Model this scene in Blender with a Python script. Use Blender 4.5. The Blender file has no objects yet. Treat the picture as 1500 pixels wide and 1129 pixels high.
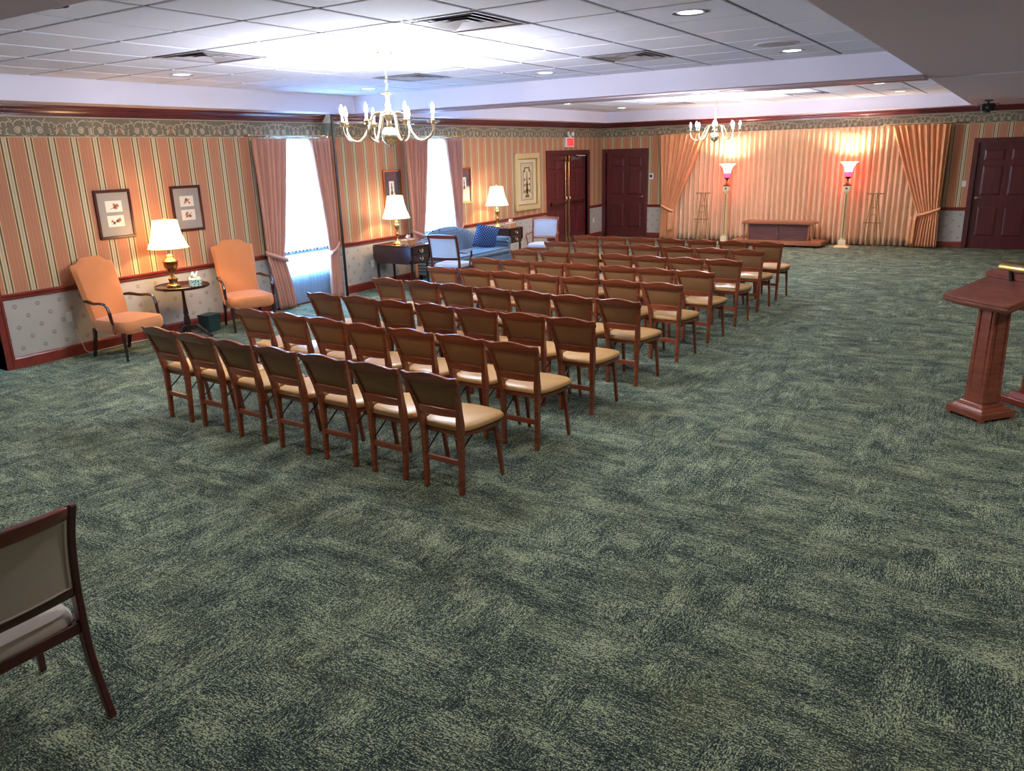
import bpy, bmesh, math, random
from mathutils import Vector, Matrix
random.seed(7)
R = math.radians
PI = math.pi
scene = bpy.context.scene
COL = scene.collection

# ------------------------------------------------------------------ camera
cam_d = bpy.data.cameras.new('camera')
cam = bpy.data.objects.new('camera', cam_d)
COL.objects.link(cam)
yaw, pitch, roll = -0.5689, -0.28838, -0.029106
fwd = Vector((math.sin(yaw)*math.cos(pitch), math.cos(yaw)*math.cos(pitch), math.sin(pitch)))
rt = Vector((math.cos(yaw), -math.sin(yaw), 0)); up = rt.cross(fwd)
rt2 = rt*math.cos(roll) + up*math.sin(roll)
up2 = -rt*math.sin(roll) + up*math.cos(roll)
m = Matrix((rt2, up2, -fwd)).transposed().to_4x4()
m.translation = Vector((9.247, 0.0, 2.1695))
cam.matrix_world = m
cam_d.sensor_width = 36; cam_d.sensor_fit = 'HORIZONTAL'
cam_d.lens = 1143.87/1500*36
cam_d.clip_start = 0.05; cam_d.clip_end = 200
scene.camera = cam

# ------------------------------------------------------------------ world, exposure
world = bpy.data.worlds.new('sky'); scene.world = world; world.use_nodes = True
bg = world.node_tree.nodes['Background']
bg.inputs[0].default_value = (0.36, 0.64, 1.0, 1); bg.inputs[1].default_value = 8.0
scene.view_settings.view_transform = 'Standard'
scene.view_settings.look = 'None'
scene.view_settings.gamma = 1.0
scene.view_settings.use_curve_mapping = False
scene.view_settings.exposure = 0.9
L_BULB = 980.0      # chandelier candle bulbs, radiance
L_SHADE = 2.2       # fabric lamp shades
W_TABLE = 13.0      # bulb inside table lamp, W
W_DOWN = 42.0       # recessed ceiling lights, W
W_WIN = 320.0       # daylight behind each window
L_TORCH = 12.0

def light(name, kind, loc, energy, color, rot=(0,0,0), **kw):
    d = bpy.data.lights.new(name, kind); d.energy = energy; d.color = color
    for k, v in kw.items(): setattr(d, k, v)
    o = bpy.data.objects.new(name, d); COL.objects.link(o); o.location = loc; o.rotation_euler = rot
    return o
for (y, nm) in ((8.66, 'daylight'), (11.95, 'daylight')):
    light(nm, 'AREA', (-0.55, y, 1.5), W_WIN, (0.30, 0.58, 1.0), (0, R(-90), 0), shape='RECTANGLE', size=1.9, size_y=1.0)
DOWNS = [(x, y) for x in (1.5, 4.3, 7.15) for y in (2.8, 5.73, 8.67)]
DOWNS.remove((4.3, 5.73))
DOWNS2 = [(x, y) for x in (1.5, 4.3, 7.15) for y in (11.7, 14.4, 17.0)]
DOWNS2.remove((4.3, 14.4))
for (x, y) in DOWNS + DOWNS2:
    light('down_spot', 'SPOT', (x, y, 3.05), W_DOWN, (1.0, 0.96, 0.93), (0, 0, 0), spot_size=R(125), spot_blend=0.7, shadow_soft_size=0.10)
# added fill spots behind and right of the camera, no fittings modelled there
for (x, y) in ((10.8, 1.0), (10.8, 5.5), (10.8, 10.0), (10.8, 14.5), (8.6, -1.6), (4.0, -1.6)):
    light('down_spot', 'SPOT', (x, y, 2.80), 85.0, (1.0, 0.96, 0.93), (0, 0, 0), spot_size=R(125), spot_blend=0.7, shadow_soft_size=0.10)

# ------------------------------------------------------------------ node helper
class NT:
    def __init__(s, name):
        s.mat = bpy.data.materials.new(name); s.mat.use_nodes = True
        s.t = s.mat.node_tree; s.n = s.t.nodes; s.l = s.t.links
        s.b = s.n['Principled BSDF']
    def node(s, typ, **kw):
        n = s.n.new(typ)
        for k, v in kw.items(): setattr(n, k, v)
        return n
    def put(s, inp, v):
        if isinstance(v, bpy.types.NodeSocket): s.l.new(v, inp)
        elif isinstance(v, (tuple, list)):
            inp.default_value = tuple(v) + ((1,) if len(v) == 3 and len(inp.default_value) == 4 else ())
        else: inp.default_value = v
    def math(s, op, a, b=0.0, c=0.0):
        n = s.node('ShaderNodeMath', operation=op)
        for i, v in enumerate((a, b, c)): s.put(n.inputs[i], v)
        return n.outputs[0]
    def pos(s):
        return s.node('ShaderNodeNewGeometry').outputs['Position']
    def obj(s):
        return s.node('ShaderNodeTexCoord').outputs['Object']
    def xyz(s, v):
        n = s.node('ShaderNodeSeparateXYZ'); s.l.new(v, n.inputs[0]); return n.outputs
    def scale(s, v, sc):
        n = s.node('ShaderNodeVectorMath', operation='MULTIPLY'); s.l.new(v, n.inputs[0]); n.inputs[1].default_value = sc
        return n.outputs[0]
    def noise(s, v, scale=1.0, detail=2.0, rough=0.5, out=0):
        n = s.node('ShaderNodeTexNoise'); s.l.new(v, n.inputs['Vector'])
        n.inputs['Scale'].default_value = scale; n.inputs['Detail'].default_value = detail
        n.inputs['Roughness'].default_value = rough
        return n.outputs[out]
    def ramp(s, f, stops, interp='LINEAR'):
        n = s.node('ShaderNodeValToRGB'); s.put(n.inputs[0], f); cr = n.color_ramp; cr.interpolation = interp
        while len(cr.elements) < len(stops): cr.elements.new(0.5)
        for e, (p, c) in zip(cr.elements, stops):
            e.position = p; e.color = tuple(c) + (1,) if len(c) == 3 else c
        return n.outputs[0]
    def mix(s, f, a, b):
        n = s.node('ShaderNodeMix', data_type='RGBA'); s.put(n.inputs[0], f); s.put(n.inputs[6], a); s.put(n.inputs[7], b)
        return n.outputs[2]
    def bump(s, h, strength=0.3, dist=0.01):
        n = s.node('ShaderNodeBump'); s.put(n.inputs['Height'], h); n.inputs['Strength'].default_value = strength
        n.inputs['Distance'].default_value = dist; s.l.new(n.outputs[0], s.b.inputs['Normal'])
    def set(s, **kw):
        for k, v in kw.items(): s.put(s.b.inputs[k.replace('_', ' ')], v)
        return s.mat

def srgb(r, g, b):
    f = lambda c: (c/255)/12.92 if c/255 <= 0.04045 else (((c/255)+0.055)/1.055)**2.4
    return (f(r), f(g), f(b))

def plain(name, c, rough=0.5, metal=0.0, var=0.0, spec=0.5, coat=0.0):
    k = NT(name)
    if var:
        f = k.noise(k.obj(), 12.0, 3)
        c = k.mix(f, tuple(x*(1-var) for x in c), tuple(min(1, x*(1+var)) for x in c))
    k.set(Base_Color=c, Roughness=rough, Metallic=metal)
    k.b.inputs['Specular IOR Level'].default_value = spec
    k.b.inputs['Coat Weight'].default_value = coat
    return k.mat
def wood(name, dark, light_, rough=0.32, stretch=(3, 3, 30), coat=0.3):
    k = NT(name)
    v = k.scale(k.obj(), stretch)
    f = k.noise(v, 1.6, 5, 0.62)
    f2 = k.noise(v, 9.0, 2, 0.5)
    f = k.math('ADD', k.math('MULTIPLY', f, 0.75), k.math('MULTIPLY', f2, 0.25))
    k.set(Base_Color=k.ramp(f, [(0.32, dark), (0.68, light_)]), Roughness=rough)
    k.b.inputs['Coat Weight'].default_value = coat; k.b.inputs['Coat Roughness'].default_value = 0.18
    return k.mat
def fabric(name, c, scale=420, rough=0.9, var=0.12, sheen=0.2):
    k = NT(name)
    f = k.noise(k.obj(), 6.0, 3)
    g = k.noise(k.obj(), scale, 1)
    h = k.math('ADD', k.math('MULTIPLY', f, 0.6), k.math('MULTIPLY', g, 0.4))
    k.set(Base_Color=k.mix(h, tuple(x*(1-var) for x in c), tuple(min(1, x*(1+var)) for x in c)), Roughness=rough)
    k.b.inputs['Sheen Weight'].default_value = sheen
    k.bump(g, 0.15, 0.002)
    return k.mat
def glow(name, c, strength, base=None):
    k = NT(name); k.set(Base_Color=base or c, Roughness=0.5)
    k.b.inputs['Emission Color'].default_value = tuple(c) + (1,); k.b.inputs['Emission Strength'].default_value = strength
    return k.mat

M = {}
M['cherry'] = wood('cherry_wood', srgb(112, 50, 30), srgb(168, 86, 50), 0.3)
M['trimwood'] = wood('trim_wood', srgb(112, 38, 30), srgb(142, 56, 42), 0.3, (4, 4, 4))
M['trimwood_dark'] = wood('crown_wood', srgb(80, 24, 26), srgb(104, 34, 34), 0.28, (3, 3, 3))
M['doorwood'] = wood('door_wood', srgb(82, 30, 32), srgb(104, 42, 42), 0.33, (9, 9, 1.2))
M['darkwood'] = wood('dark_mahogany', srgb(42, 18, 18), srgb(58, 25, 22), 0.22, (4, 4, 4), 0.6)
M['lectern'] = wood('lectern_wood', srgb(120, 58, 42), srgb(168, 94, 68), 0.35, (4, 4, 22))
M['lectern_red'] = wood('red_stand_wood', srgb(112, 42, 32), srgb(148, 58, 44), 0.3, (4, 4, 22))
M['bierwood'] = wood('bier_wood', srgb(138, 76, 46), srgb(176, 106, 68), 0.35, (1.5, 18, 18))
M['bierdark'] = wood('bier_panel_wood', srgb(84, 46, 42), srgb(112, 64, 56), 0.5, (3, 10, 10))
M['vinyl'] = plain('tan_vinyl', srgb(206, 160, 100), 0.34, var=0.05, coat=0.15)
M['vinyl_back'] = plain('tan_vinyl_shaded', srgb(152, 108, 68), 0.42, var=0.06)  # same vinyl as the seats, darkened to put the backs' shade into the colour
M['black'] = plain('black_metal', (0.012, 0.012, 0.014), 0.4)
M['brass'] = plain('brass', srgb(212, 178, 112), 0.22, 1.0)
M['brass_pale'] = plain('pale_brass', srgb(222, 200, 150), 0.25, 0.9)
M['brass_dark'] = plain('aged_brass', srgb(150, 96, 52), 0.25, 0.9)
M['easel_gold'] = plain('easel_gold', srgb(146, 108, 52), 0.35, 0.3)
M['frame_wood'] = wood('chair_frame_wood', srgb(66, 24, 24), srgb(98, 38, 34), 0.28)
M['silver'] = plain('satin_nickel', srgb(214, 208, 196), 0.25, 1.0)
M['chandelier'] = plain('polished_chandelier_brass', srgb(238, 224, 188), 0.24, 1.0)
M['white'] = plain('white_plastic', (0.78, 0.77, 0.74), 0.4)
M['candle'] = plain('candle_sleeve', (0.85, 0.84, 0.8), 0.5)
M['ceil'] = plain('ceiling_paint', srgb(226, 220, 234), 0.85)
M['grid'] = plain('ceiling_grid', srgb(112, 102, 100), 0.7)
M['void'] = plain('dark_opening', (0.01, 0.008, 0.008), 0.9)
M['louvre'] = plain('vent_louvre', srgb(176, 166, 168), 0.6)
M['ventdark'] = plain('vent_throat', srgb(60, 52, 54), 0.7)
M['peach'] = fabric('peach_velvet', srgb(204, 130, 80))
M['drape'] = fabric('peach_drape', srgb(234, 168, 118), 600, sheen=0.1)
M['drape_back'] = fabric('stage_drape', srgb(238, 200, 160), 600, sheen=0.1)
M['drape_win'] = fabric('rose_drape', srgb(206, 150, 128), 600, sheen=0.1)
M['grey_fab'] = fabric('grey_upholstery', srgb(206, 192, 178), 300)
M['pale_fab'] = fabric('pale_upholstery', srgb(196, 198, 206), 300)
M['cord'] = plain('cord_plastic', (0.7, 0.7, 0.66), 0.5)
M['paper'] = plain('print_paper', srgb(232, 222, 206), 0.6)
M['mat_grey'] = plain('picture_mat', srgb(158, 148, 138), 0.7)
M['print'] = plain('print_ink', srgb(112, 72, 48), 0.8, var=0.4)
M['print2'] = plain('print_ink_orange', srgb(176, 104, 70), 0.8, var=0.3)
M['frame_dark'] = wood('picture_frame_wood', srgb(62, 24, 20), srgb(92, 38, 30), 0.3)
M['gold_frame'] = plain('gold_frame', srgb(224, 200, 146), 0.4, 0.2, var=0.1)
M['cream'] = plain('cream_paint', srgb(226, 206, 164), 0.5)
M['column'] = plain('torchiere_column', srgb(232, 206, 150), 0.4, 0.25)
M['tissue'] = plain('tissue', (0.85, 0.85, 0.85), 0.9)
M['bulb'] = glow('lit_candle_bulb', (0.84, 0.90, 1.0), L_BULB)
M['downglow'] = glow('lit_downlight_lens', (1.0, 0.98, 0.95), 5.0)
M['downtrim'] = plain('downlight_baffle', srgb(150, 140, 140), 0.3, 0.6)
M['ink_scroll'] = plain('border_scroll_print', srgb(196, 176, 150), 0.8)
M['border_red'] = plain('border_accent_print', srgb(180, 118, 92), 0.8)

def shade_mat(name, c, strength):
    k = NT(name)
    tr = k.node('ShaderNodeBsdfTranslucent'); tr.inputs[0].default_value = tuple(c) + (1,)
    df = k.node('ShaderNodeBsdfDiffuse'); df.inputs[0].default_value = tuple(c) + (1,)
    em = k.node('ShaderNodeEmission'); em.inputs[0].default_value = tuple(c) + (1,); em.inputs[1].default_value = strength
    m1 = k.node('ShaderNodeMixShader'); m1.inputs[0].default_value = 0.35
    k.l.new(df.outputs[0], m1.inputs[1]); k.l.new(tr.outputs[0], m1.inputs[2])
    a = k.node('ShaderNodeAddShader'); k.l.new(m1.outputs[0], a.inputs[0]); k.l.new(em.outputs[0], a.inputs[1])
    k.l.new(a.outputs[0], k.n['Material Output'].inputs[0])
    return k.mat
M['shade'] = shade_mat('cream_lamp_shade', (1.0, 0.90, 0.70), L_SHADE*0.18)
M['shade_white'] = shade_mat('white_lamp_shade', (1.0, 0.92, 0.78), L_SHADE)
M['seam'] = plain('shade_seam', srgb(190, 160, 110), 0.8)
M['torch_glass'] = glow('lit_torchiere_glass', (1.0, 0.09, 0.08), L_TORCH)
M['torch_added_glow'] = glow('added_uplight_glow', (1.0, 0.86, 0.70), 3.0)
M['torch_cup'] = glow('lit_red_glass_cup', (1.0, 0.03, 0.08), 3.0, (0.6, 0.02, 0.04))
M['exit_red'] = glow('lit_exit_sign', (1.0, 0.02, 0.03), 0.8, (0.7, 0.02, 0.02))
M['exit_txt'] = glow('lit_exit_letters', (1.0, 0.05, 0.04), 1.1, (0.8, 0.2, 0.2))

def sheer():
    k = NT('sheer_curtain')
    tr = k.node('ShaderNodeBsdfTranslucent'); tr.inputs[0].default_value = (0.46, 0.76, 1.0, 1)  # white sheer tinted blue, the daylight's blue glow put into its colour
    df = k.node('ShaderNodeBsdfDiffuse'); df.inputs[0].default_value = (0.50, 0.66, 0.95, 1)
    tp = k.node('ShaderNodeBsdfTransparent')
    a = k.node('ShaderNodeMixShader'); a.inputs[0].default_value = 0.5
    k.l.new(df.outputs[0], a.inputs[1]); k.l.new(tr.outputs[0], a.inputs[2])
    b = k.node('ShaderNodeMixShader'); b.inputs[0].default_value = 0.22
    k.l.new(a.outputs[0], b.inputs[1]); k.l.new(tp.outputs[0], b.inputs[2])
    k.l.new(b.outputs[0], k.n['Material Output'].inputs[0]); return k.mat
M['sheer'] = sheer()
def glass():
    k = NT('window_glass')
    g = k.node('ShaderNodeBsdfGlossy'); g.inputs['Roughness'].default_value = 0.02
    tp = k.node('ShaderNodeBsdfTransparent')
    b = k.node('ShaderNodeMixShader'); b.inputs[0].default_value = 0.93
    k.l.new(g.outputs[0], b.inputs[1]); k.l.new(tp.outputs[0], b.inputs[2])
    k.l.new(b.outputs[0], k.n['Material Output'].inputs[0]); return k.mat
M['glass'] = glass()

def carpet():
    k = NT('green_carpet')
    p = k.pos()
    fl = k.node('ShaderNodeVectorMath', operation='FLOOR'); k.l.new(k.scale(p, (2.0, 2.0, 0.0)), fl.inputs[0])
    wn = k.node('ShaderNodeTexWhiteNoise'); k.l.new(fl.outputs[0], wn.inputs[0])
    w2 = k.noise(k.scale(p, (1, 1, 0)), 2.4, 2)
    sel = k.math('GREATER_THAN', k.math('ADD', k.math('MULTIPLY', wn.outputs[0], 0.5), w2), 0.75)
    def pick(a, b):
        n = k.node('ShaderNodeMix', data_type='FLOAT'); k.l.new(sel, n.inputs[0]); k.l.new(a, n.inputs[2]); k.l.new(b, n.inputs[3]); return n.outputs[0]
    # thread lines running in one or the other direction, patch by patch
    lines = pick(k.noise(k.scale(p, (42, 150, 1)), 1.0, 1, 0.5), k.noise(k.scale(p, (150, 42, 1)), 1.0, 1, 0.5))
    mott = k.noise(k.scale(p, (1, 1, 0)), 145, 0, 0.5)
    streak = pick(k.noise(k.scale(p, (4.5, 55, 1)), 1.0, 2, 0.6), k.noise(k.scale(p, (55, 4.5, 1)), 1.0, 2, 0.6))
    blot = pick(k.noise(k.scale(p, (2.6, 5.2, 1)), 1.0, 5, 0.7), k.noise(k.scale(p, (5.2, 2.6, 1)), 1.0, 5, 0.7))
    f = k.math('ADD', k.math('MULTIPLY', k.math('SUBTRACT', lines, 0.5), 1.9), k.math('MULTIPLY', k.math('SUBTRACT', mott, 0.5), 1.7))
    f = k.math('ADD', f, k.math('MULTIPLY', k.math('SUBTRACT', streak, 0.5), 0.85))
    f = k.math('ADD', f, k.math('MULTIPLY', k.math('SUBTRACT', blot, 0.5), 1.6))
    g = k.math('ADD', f, 0.44)
    c = k.ramp(g, [(0.02, srgb(36, 46, 46)), (0.38, srgb(71, 84, 79)), (0.64, srgb(124, 137, 114)), (1.0, srgb(184, 192, 154))])
    tint = k.noise(k.scale(p, (1, 1, 0)), 1.7, 3)
    c = k.mix(k.ramp(tint, [(0.5, (0, 0, 0)), (0.75, (0.45, 0.45, 0.45))]), c, k.mix(0.35, c, srgb(128, 128, 80)))
    k.set(Base_Color=c, Roughness=0.95)
    k.b.inputs['Specular IOR Level'].default_value = 0.1
    k.bump(k.math('ADD', lines, mott), 0.35, 0.004)
    return k.mat
M['carpet'] = carpet()

def wallpaper(name, axis, off):
    k = NT(name)
    o = k.xyz(k.pos()); u = o[axis]; z = o[2]
    cream = srgb(226, 204, 152); oliv = srgb(106, 88, 52); tan = srgb(198, 182, 156); pk = srgb(192, 130, 96); pk2 = srgb(176, 108, 78)
    w = k.math('FRACT', k.math('DIVIDE', k.math('ADD', u, off), 0.2545))
    st = [(0.0, cream), (0.03, oliv), (0.105, cream), (0.135, tan), (0.20, pk2), (0.215, tan), (0.265, cream), (0.295, oliv), (0.37, cream), (0.40, pk),
          (0.545, pk2), (0.56, pk), (0.69, pk2), (0.71, pk), (0.84, pk2), (0.855, pk)]
    stripes = k.ramp(w, st, 'CONSTANT')
    # wainscot paper with a small wreath motif on a diagonal lattice
    A, Bz = 0.1245, 0.119
    a = k.math('DIVIDE', k.math('ADD', u, -4.31+20*A), A); b = k.math('DIVIDE', k.math('SUBTRACT', z, 0.211), Bz)
    s = k.math('MULTIPLY', k.math('ADD', a, b), 0.5); d = k.math('MULTIPLY', k.math('SUBTRACT', a, b), 0.5)
    ds = k.math('SUBTRACT', s, k.math('ROUND', s)); dd = k.math('SUBTRACT', d, k.math('ROUND', d))
    du = k.math('MULTIPLY', k.math('ADD', ds, dd), A); dz = k.math('MULTIPLY', k.math('SUBTRACT', ds, dd), Bz)
    r = k.math('SQRT', k.math('ADD', k.math('MULTIPLY', du, du), k.math('MULTIPLY', dz, dz)))
    ring = k.math('LESS_THAN', k.math('ABSOLUTE', k.math('SUBTRACT', r, 0.019)), 0.0055)
    dot = k.math('LESS_THAN', k.math('ADD', k.math('ABSOLUTE', du), k.math('MULTIPLY', k.math('ABSOLUTE', k.math('ADD', dz, 0.004)), 0.5)), 0.006)
    f = k.math('MULTIPLY', k.math('MAXIMUM', ring, dot), 0.62)
    wains = k.mix(f, srgb(186, 178, 168), srgb(118, 106, 62))
    up_ = k.math('GREATER_THAN', z, 0.805)
    bord = k.math('GREATER_THAN', z, 2.489)
    c = k.mix(up_, wains, stripes)
    # border ground: olive grey with cream edge lines
    e1 = k.math('LESS_THAN', z, 2.500); e2 = k.math('GREATER_THAN', z, 2.704)
    gr = k.mix(k.noise(k.scale(k.pos(), (14, 14, 14)), 1.0, 3), srgb(112, 104, 84), srgb(132, 120, 98))
    gr = k.mix(k.math('MAXIMUM', e1, e2), gr, srgb(190, 168, 138))
    c = k.mix(bord, c, gr)
    k.set(Base_Color=c, Roughness=0.62)
    k.b.inputs['Specular IOR Level'].default_value = 0.3
    return k.mat
M['paper_y'] = wallpaper('striped_wallpaper_left', 1, -4.50+0.2545*30)
M['paper_x'] = wallpaper('striped_wallpaper_back', 0, -8.165+0.2545*40)

def tile_mat():
    k = NT('acoustic_tile')
    g = k.noise(k.pos(), 160, 2)
    k.set(Base_Color=k.mix(g, srgb(220, 217, 230), srgb(244, 240, 250)), Roughness=0.9)
    k.bump(g, 0.2, 0.002)
    return k.mat
M['tile'] = tile_mat()
def sofa_mat():
    k = NT('blue_patterned_upholstery')
    o = k.xyz(k.obj())
    a = k.math('SINE', k.math('MULTIPLY', k.math('ADD', o[1], o[0]), 115)); b = k.math('SINE', k.math('MULTIPLY', k.math('ADD', o[2], o[1]), 115))
    f = k.math('GREATER_THAN', k.math('MULTIPLY', a, b), 0.15)
    k.set(Base_Color=k.mix(f, srgb(48, 72, 106), srgb(140, 160, 168)), Roughness=0.85)
    return k.mat
M['sofa'] = sofa_mat()
def pillow_mat():
    k = NT('blue_dotted_cushion')
    o = k.xyz(k.obj())
    a = k.math('SINE', k.math('MULTIPLY', o[0], 120)); b = k.math('SINE', k.math('MULTIPLY', o[2], 120))
    f = k.math('GREATER_THAN', k.math('MULTIPLY', a, b), 0.55)
    k.set(Base_Color=k.mix(f, srgb(30, 62, 120), srgb(150, 180, 210)), Roughness=0.85)
    return k.mat
M['pillow'] = pillow_mat()
def speckle(name, a, b, sc=60):
    k = NT(name)
    v = k.node('ShaderNodeTexVoronoi'); v.inputs['Scale'].default_value = sc; k.l.new(k.obj(), v.inputs['Vector'])
    k.set(Base_Color=k.ramp(v.outputs['Distance'], [(0.35, a), (0.55, b)]), Roughness=0.6)
    return k.mat
M['box_green'] = speckle('green_leaf_box', srgb(50, 130, 112), srgb(206, 226, 210), 45)
M['box_tan'] = speckle('tan_floral_box', srgb(170, 76, 30), srgb(206, 160, 110), 40)
M['bin'] = plain('dark_green_bin', srgb(34, 62, 60), 0.5)

# ------------------------------------------------------------------ mesh helper
class MB:
    def __init__(s): s.v = []; s.f = []
    def add(s, vs, fs, mtx=None):
        o = len(s.v)
        s.v += [tuple(mtx @ Vector(v)) if mtx else tuple(v) for v in vs]
        s.f += [tuple(i+o for i in f) for f in fs]
        return s
    def box(s, x0, x1, y0, y1, z0, z1, mtx=None):
        vs = [(x, y, z) for x in (x0, x1) for y in (y0, y1) for z in (z0, z1)]
        return s.add(vs, [(0,1,3,2), (4,6,7,5), (0,4,5,1), (2,3,7,6), (0,2,6,4), (1,5,7,3)], mtx)
    def frustum(s, c, a0, b0, z0, a1, b1, z1, c1=None, mtx=None):
        c1 = c1 or c
        vs = [(c[0]+sx*a0, c[1]+sy*b0, z0) for sx, sy in ((-1,-1),(1,-1),(1,1),(-1,1))] + [(c1[0]+sx*a1, c1[1]+sy*b1, z1) for sx, sy in ((-1,-1),(1,-1),(1,1),(-1,1))]
        return s.add(vs, [(3,2,1,0), (4,5,6,7), (0,1,5,4), (1,2,6,5), (2,3,7,6), (3,0,4,7)], mtx)
    def lathe(s, prof, n=16, c=(0,0), mtx=None, caps=True, phase=0.0, flute=0, fd=0.0):
        vs = []; fs = []
        for r, z in prof:
            for i in range(n):
                a = 2*PI*i/n+phase; rr = r*(1-(fd if flute and i % 2 else 0))
                vs.append((c[0]+rr*math.cos(a), c[1]+rr*math.sin(a), z))
        for j in range(len(prof)-1):
            for i in range(n):
                a, b = j*n+i, j*n+(i+1) % n
                fs.append((a, b, b+n, a+n))
        if caps:
            fs.append(tuple(range(n-1, -1, -1))); k = (len(prof)-1)*n; fs.append(tuple(range(k, k+n)))
        return s.add(vs, fs, mtx)
    def tube(s, pts, rad, n=8, mtx=None, closed=False, sq=1.0):
        P = [Vector(p) for p in pts]; N = len(P)
        if not isinstance(rad, (list, tuple)): rad = [rad]*N
        T = []
        for i in range(N):
            a = P[(i-1) % N] if (closed or i > 0) else P[i]; b = P[(i+1) % N] if (closed or i < N-1) else P[i]
            T.append((b-a).normalized())
        ref = Vector((0, 0, 1)) if abs(T[0].z) < 0.9 else Vector((0, 1, 0))
        u = T[0].cross(ref).normalized(); vs = []; fs = []
        for i in range(N):
            u = (u - T[i]*u.dot(T[i])).normalized(); w = T[i].cross(u)
            for j in range(n):
                a = 2*PI*j/n + (PI/4 if n == 4 else 0)
                vs.append(tuple(P[i] + (u*math.cos(a) + w*math.sin(a)*sq)*rad[i]))
        segs = N if closed else N-1
        for i in range(segs):
            for j in range(n):
                a = i*n+j; b = i*n+(j+1) % n; c = ((i+1) % N)*n+(j+1) % n; d = ((i+1) % N)*n+j
                fs.append((a, b, c, d))
        if not closed:
            fs.append(tuple(range(n-1, -1, -1))); fs.append(tuple(range((N-1)*n, N*n)))
        return s.add(vs, fs, mtx)
    def slabpath(s, pts, wx, wy, mtx=None):
        """post of rectangular section through pts; wx, wy full widths (lists or numbers)"""
        N = len(pts)
        if not isinstance(wx, (list, tuple)): wx = [wx]*N
        if not isinstance(wy, (list, tuple)): wy = [wy]*N
        vs = []; fs = []
        for (x, y, z), a, b in zip(pts, wx, wy):
            vs += [(x-a/2, y-b/2, z), (x+a/2, y-b/2, z), (x+a/2, y+b/2, z), (x-a/2, y+b/2, z)]
        for i in range(N-1):
            for j in range(4):
                a = i*4+j; b = i*4+(j+1) % 4; fs.append((a, b, b+4, a+4))
        fs.append((3, 2, 1, 0)); k = (N-1)*4; fs.append((k, k+1, k+2, k+3))
        return s.add(vs, fs, mtx)
    def prism(s, poly, d0, d1, plane='xz', mtx=None):
        n = len(poly)
        def P(a, b, d): return {'xz': (a, d, b), 'yz': (d, a, b), 'xy': (a, b, d)}[plane]
        vs = [P(a, b, d0) for a, b in poly] + [P(a, b, d1) for a, b in poly]
        fs = [tuple(range(n-1, -1, -1)), tuple(range(n, 2*n))] + [(i, (i+1) % n, (i+1) % n+n, i+n) for i in range(n)]
        return s.add(vs, fs, mtx)
    def grid(s, fn, nu, nv, mtx=None, cu=False):
        vs = [fn(i/nu, j/nv) for j in range(nv+1) for i in range(nu+1)]
        fs = [(j*(nu+1)+i, j*(nu+1)+i+1, (j+1)*(nu+1)+i+1, (j+1)*(nu+1)+i) for j in range(nv) for i in range(nu)]
        return s.add(vs, fs, mtx)
    def ribbon(s, pts, w, plane='yz', d=0.0, closed=False, mtx=None):
        """flat printed line of width w on a plane; pts 2D"""
        P = [Vector(p).to_2d() if len(p) > 2 else Vector(p) for p in pts]; N = len(P); vs = []; fs = []
        for i in range(N):
            a = P[(i-1) % N] if (closed or i) else P[i]; b = P[(i+1) % N] if (closed or i < N-1) else P[i]
            t = (b-a); t = t.normalized() if t.length else Vector((1, 0)); nn = Vector((-t.y, t.x))
            ww = w[i] if isinstance(w, (list, tuple)) else w
            for sg in (-1, 1):
                q = P[i] + nn*sg*ww/2
                vs.append({'yz': (d, q.x, q.y), 'xz': (q.x, d, q.y)}[plane])
        for i in range(N if closed else N-1):
            j = (i+1) % N; fs.append((2*i, 2*j, 2*j+1, 2*i+1))
        return s.add(vs, fs, mtx)
    def build(s, name, mat, parent=None, bevel=0.0, smooth=False, seg=1, subsurf=0, recalc=True, solid=0.0):
        me = bpy.data.meshes.new(name); me.from_pydata(s.v, [], s.f); me.validate()
        bm = bmesh.new(); bm.from_mesh(me)
        if recalc: bmesh.ops.recalc_face_normals(bm, faces=bm.faces)
        if bevel:
            ed = [e for e in bm.edges if len(e.link_faces) == 2 and e.calc_face_angle(0) > R(35)]
            bmesh.ops.bevel(bm, geom=ed, offset=bevel, segments=seg, affect='EDGES', clamp_overlap=True)
        if smooth:
            for f in bm.faces: f.smooth = True
            for e in bm.edges:
                if len(e.link_faces) == 2 and e.calc_face_angle(0) > R(42): e.smooth = False
        bm.to_mesh(me); bm.free()
        me.materials.append(M[mat] if isinstance(mat, str) else mat)
        o = bpy.data.objects.new(name, me); COL.objects.link(o)
        if parent: o.parent = parent
        if subsurf:
            md = o.modifiers.new('subd', 'SUBSURF'); md.levels = md.render_levels = subsurf
        if solid:
            md = o.modifiers.new('solid', 'SOLIDIFY'); md.thickness = solid; md.offset = 0
        return o

def tag(o, label=None, cat=None, group=None, kind=None):
    if label: o['label'] = label
    if cat: o['category'] = cat
    if group: o['group'] = group
    if kind: o['kind'] = kind
    return o
def thing(name, loc, rz, label, cat, group=None):
    o = bpy.data.objects.new(name, None); COL.objects.link(o); o.location = loc; o.rotation_euler = (0, 0, rz)
    o.empty_display_size = 0.1
    return tag(o, label, cat, group)
def copy_tree(o, parent=None):
    c = o.copy(); COL.objects.link(c); c.parent = parent
    for ch in o.children: copy_tree(ch, c)
    return c
def smoothpts(pts, n=6):
    """Catmull-Rom through pts"""
    P = [Vector(p) for p in pts]; out = []
    for i in range(len(P)-1):
        p0 = P[max(i-1, 0)]; p1 = P[i]; p2 = P[i+1]; p3 = P[min(i+2, len(P)-1)]
        for k in range(n):
            t = k/n
            out.append(0.5*((2*p1) + (-p0+p2)*t + (2*p0-5*p1+4*p2-p3)*t*t + (-p0+3*p1-3*p2+p3)*t**3))
    out.append(P[-1]); return [tuple(v) for v in out]
def lerp(a, b, t): return a+(b-a)*t
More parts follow.
